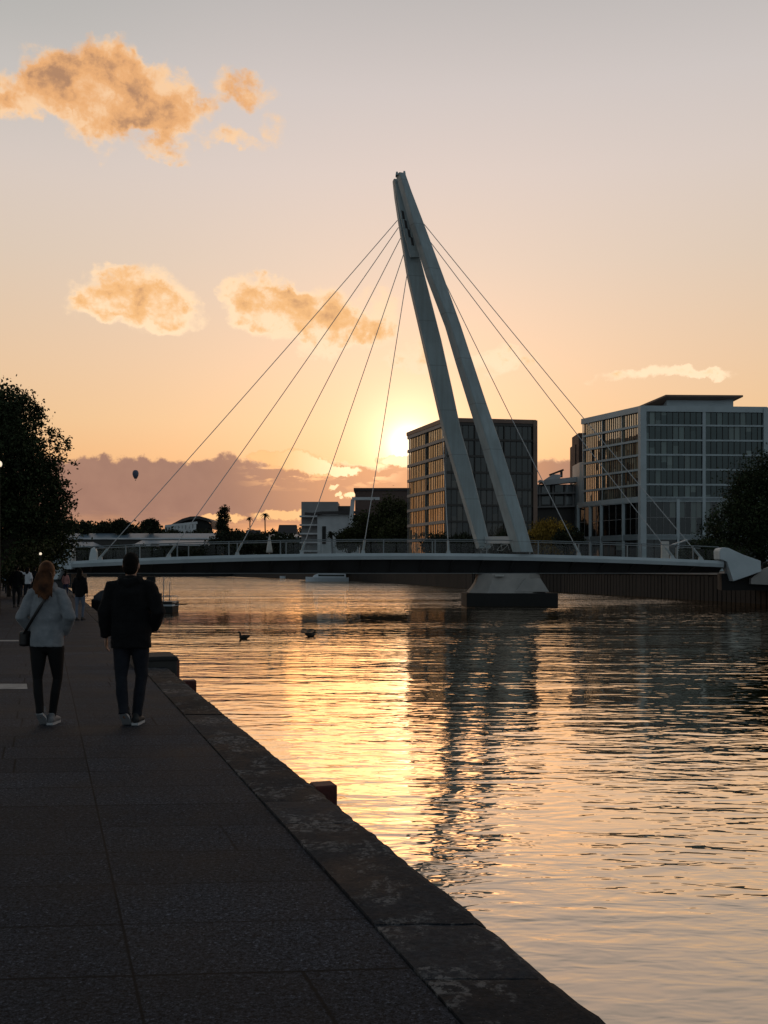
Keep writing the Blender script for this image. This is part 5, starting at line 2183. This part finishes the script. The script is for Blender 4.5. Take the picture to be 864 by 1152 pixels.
    if hairlen == 0:
        mb.ball(W(0, -.005, hz + .022), (.083 * S, .104 * S, .108 * S), 18, 12, rot=rot)
        mb.ball(W(0, -.035, hz - .035), (.076 * S, .07 * S, .075 * S), 16, 10, rot=rot)
        o = mb.build('hair', M[hair], t)
        rm(o, .007 if detail else .016, 2, .4, .008 if detail else 0, .02)
    else:
        L = hairlen
        mb.ball(W(0, -.012, hz + .02), (.086 * S, .106 * S, .112 * S), 18, 12, rot=rot)
        mb.tube([W(0, -.03, hz + .04), W(0, -.05, hz - .06), W(.0, -.085, hz - .14), W(.01, -.12, hz - .14 - L * .5), W(.03, -.145, hz - .14 - L)],
                [(.084 * S, .075 * S), (.086 * S, .075 * S), (.092 * S, .075 * S), (.088 * S, .06 * S), (.04 * S, .03 * S)], 18, ref=rx)
        rnd = random.Random(3)
        if detail:
            for i in range(26):
                x = -.092 + .184 * i / 25
                e = rnd.uniform(-.02, .05)
                mb.tube([W(x * .7, -.09, hz), W(x * .98, -.118, hz - .1), W(x * 1.02, -.15, hz - .17), W(x * .9 + .02 + rnd.uniform(-.012, .012), -.18, hz - .16 - L - e + abs(x - .03) * .5)],
                        [.016 * S, .017 * S, .015 * S, .004 * S], 6)
        o = mb.build('hair', M[hair], t)
        rm(o, .006 if detail else .016, 1, .4)
    # --- shoes
    for hip, kn, an, s, fy, up in legs:
        pit = -.65 if up > .02 else 0.
        R2 = Matrix.Rotation(pit, 3, 'X')
        base = Vector((an[0], an[1], up))
        toe = base + Vector((s * .012, .155, 0))
        piv = toe + Vector((0, 0, .0)) if up > .02 else base

        def Q(x, y, z):
            v = Vector((an[0] + x, an[1] + y, z))
            if up > .02:
                tp = Vector((an[0], an[1] + .14, 0))
                v = tp + R2 @ (v - tp)
            return W(*v)
        sm = MB()
        sm.tube([Q(0, -.085, .05), Q(0, -.06, .055), Q(0, 0, .06), Q(0, .07, .05), Q(.008 * s, .14, .04), Q(.008 * s, .19, .032)],
                [(.02 * S, .03 * S), (.042 * S, .042 * S), (.044 * S, .05 * S), (.046 * S, .04 * S), (.048 * S, .03 * S), (.025 * S, .016 * S)], 14, ref=rx)
        sm.tube([Q(0, -.03, .06), Q(0, -.01, .115)], [(.042 * S, .052 * S), (.042 * S, .046 * S)], 12, ref=rx)
        so = sm.build('shoe', M[shoe], t)
        rm(so, .007 if detail else .016, 2, .4)
        sb = MB()
        P = [(-.035, -.08), (.035, -.08), (.048, .0), (.046, .08), (.052, .14), (.03, .20), (-.03, .20), (-.05, .14), (-.046, .08), (-.045, 0)]
        n = len(P)
        sb.add([Q(x, y, .0) for x, y in P] + [Q(x, y, .024) for x, y in P], [tuple(range(n))[::-1], tuple(range(n, 2 * n))] + [(i, (i + 1) % n, n + (i + 1) % n, n + i) for i in range(n)])
        sx = sb.build('sole', M['sole'] if shoe == 'shoe_pale' or detail else M[shoe], so)
    return t, W, S


tW, W, S = person('ginger-haired woman in a grey hooded sweatshirt and black leggings, walking away', at(54, 0, 10.65).x, 10.62, 1.70, 0, 'grey_knit', 'leggings',
                  'hair_ginger', .11, 'shoe_pale', True, True, 'pocket', 'pocket', .10, .05, loose=1.07, tloose=1.05, legspread=.055, topname='sweatshirt', slim=1.0)
# her cross-body bag
mb = MB()
mb.box(W(-.225, .0, .94), (.085, .16, .16), rot=R(-20))
bag = thing('shoulder_bag', 'small black cross-body bag at the hip of the ginger-haired woman', 'bag', W(-.235, 0, .9))
mb.build('bag_body', M['leather'], bag, bevel=.025)
mb = MB()
pts = [(.105, -.02, 1.515), (.09, -.085, 1.49), (.05, -.145, 1.41), (-.02, -.155, 1.30), (-.10, -.150, 1.17), (-.165, -.125, 1.07), (-.225, -.075, .99)]
mb.tube([W(*p) for p in pts], [(.016, .006)] * len(pts), 8, ref=(.8, 0, .6))
mb.build('strap', M['leather'], bag)

person('tall man in a bulky black hooded jacket and dark jeans, walking away', at(148, 0, 10.62).x, 10.60, 1.79, 0, 'black_cloth', 'jeans', 'hair_dark', 0, 'shoe_dark', False, True,
       'down', 'pocket', .10, .045, coat=True, loose=1.2, tloose=1.0, slim=1.04, legspread=.068, topname='jacket')

crowd = [
    (90, 698, 1.64, 'black_cloth', 'jeans_pale', .12, True, 'lone walker in a black coat and pale jeans near the quay edge', 'down', 'down', True),
    (18.5, 683, 1.80, 'black_cloth', 'leggings', 0, False, 'walker in an all-black suit, nearest of the crowd at far left', 'down', 'down', True),
    (31.5, 675, 1.72, 'shirt_white', 'jeans', .1, True, 'walker in a white top with an arm held out, in the far-left crowd', 'raised', 'pocket', False),
    (26, 671.5, 1.70, 'black_cloth', 'jeans', 0, False, 'dark-clad walker half hidden behind the all-black suit', 'down', 'down', True),
    (8, 667.5, 1.74, 'shirt_blue', 'jeans', 0, False, 'walker in a pale blue shirt in the far-left crowd', 'down', 'down', False),
    (2, 664.5, 1.74, 'black_cloth', 'leggings', 0, False, 'black-clad walker cut by the left edge of the photo', 'down', 'down', False),
    (39, 674, 1.76, 'black_cloth', 'leggings', 0, False, 'dark walker just left of the ginger-haired woman', 'down', 'pocket', True),
    (74, 671, 1.50, 'pink', 'navy', .1, True, 'small walker in a pink top and navy trousers right of the ginger-haired woman', 'down', 'down', False),
    (13, 665, 1.70, 'navy', 'jeans', .1, True, 'walker in a navy top behind the crowd at far left', 'pocket', 'down', False),
]
for i, (px, fy, H, tp, bt, hl, fem, lab, al, ar, coat) in enumerate(crowd):
    Yp = 1863 / (fy - 640)
    person(lab, at(px, 0, Yp).x, Yp, H, R((-6, 8, -14, 5, 10, -4, 3, -8, 12)[i]), tp, bt, 'hair_dark', hl, 'shoe_dark', fem, hl > 0 and i == 0, al, ar, .12, 0., coat=coat, detail=False,
           loose=1.06, group='people walking farther along the promenade')
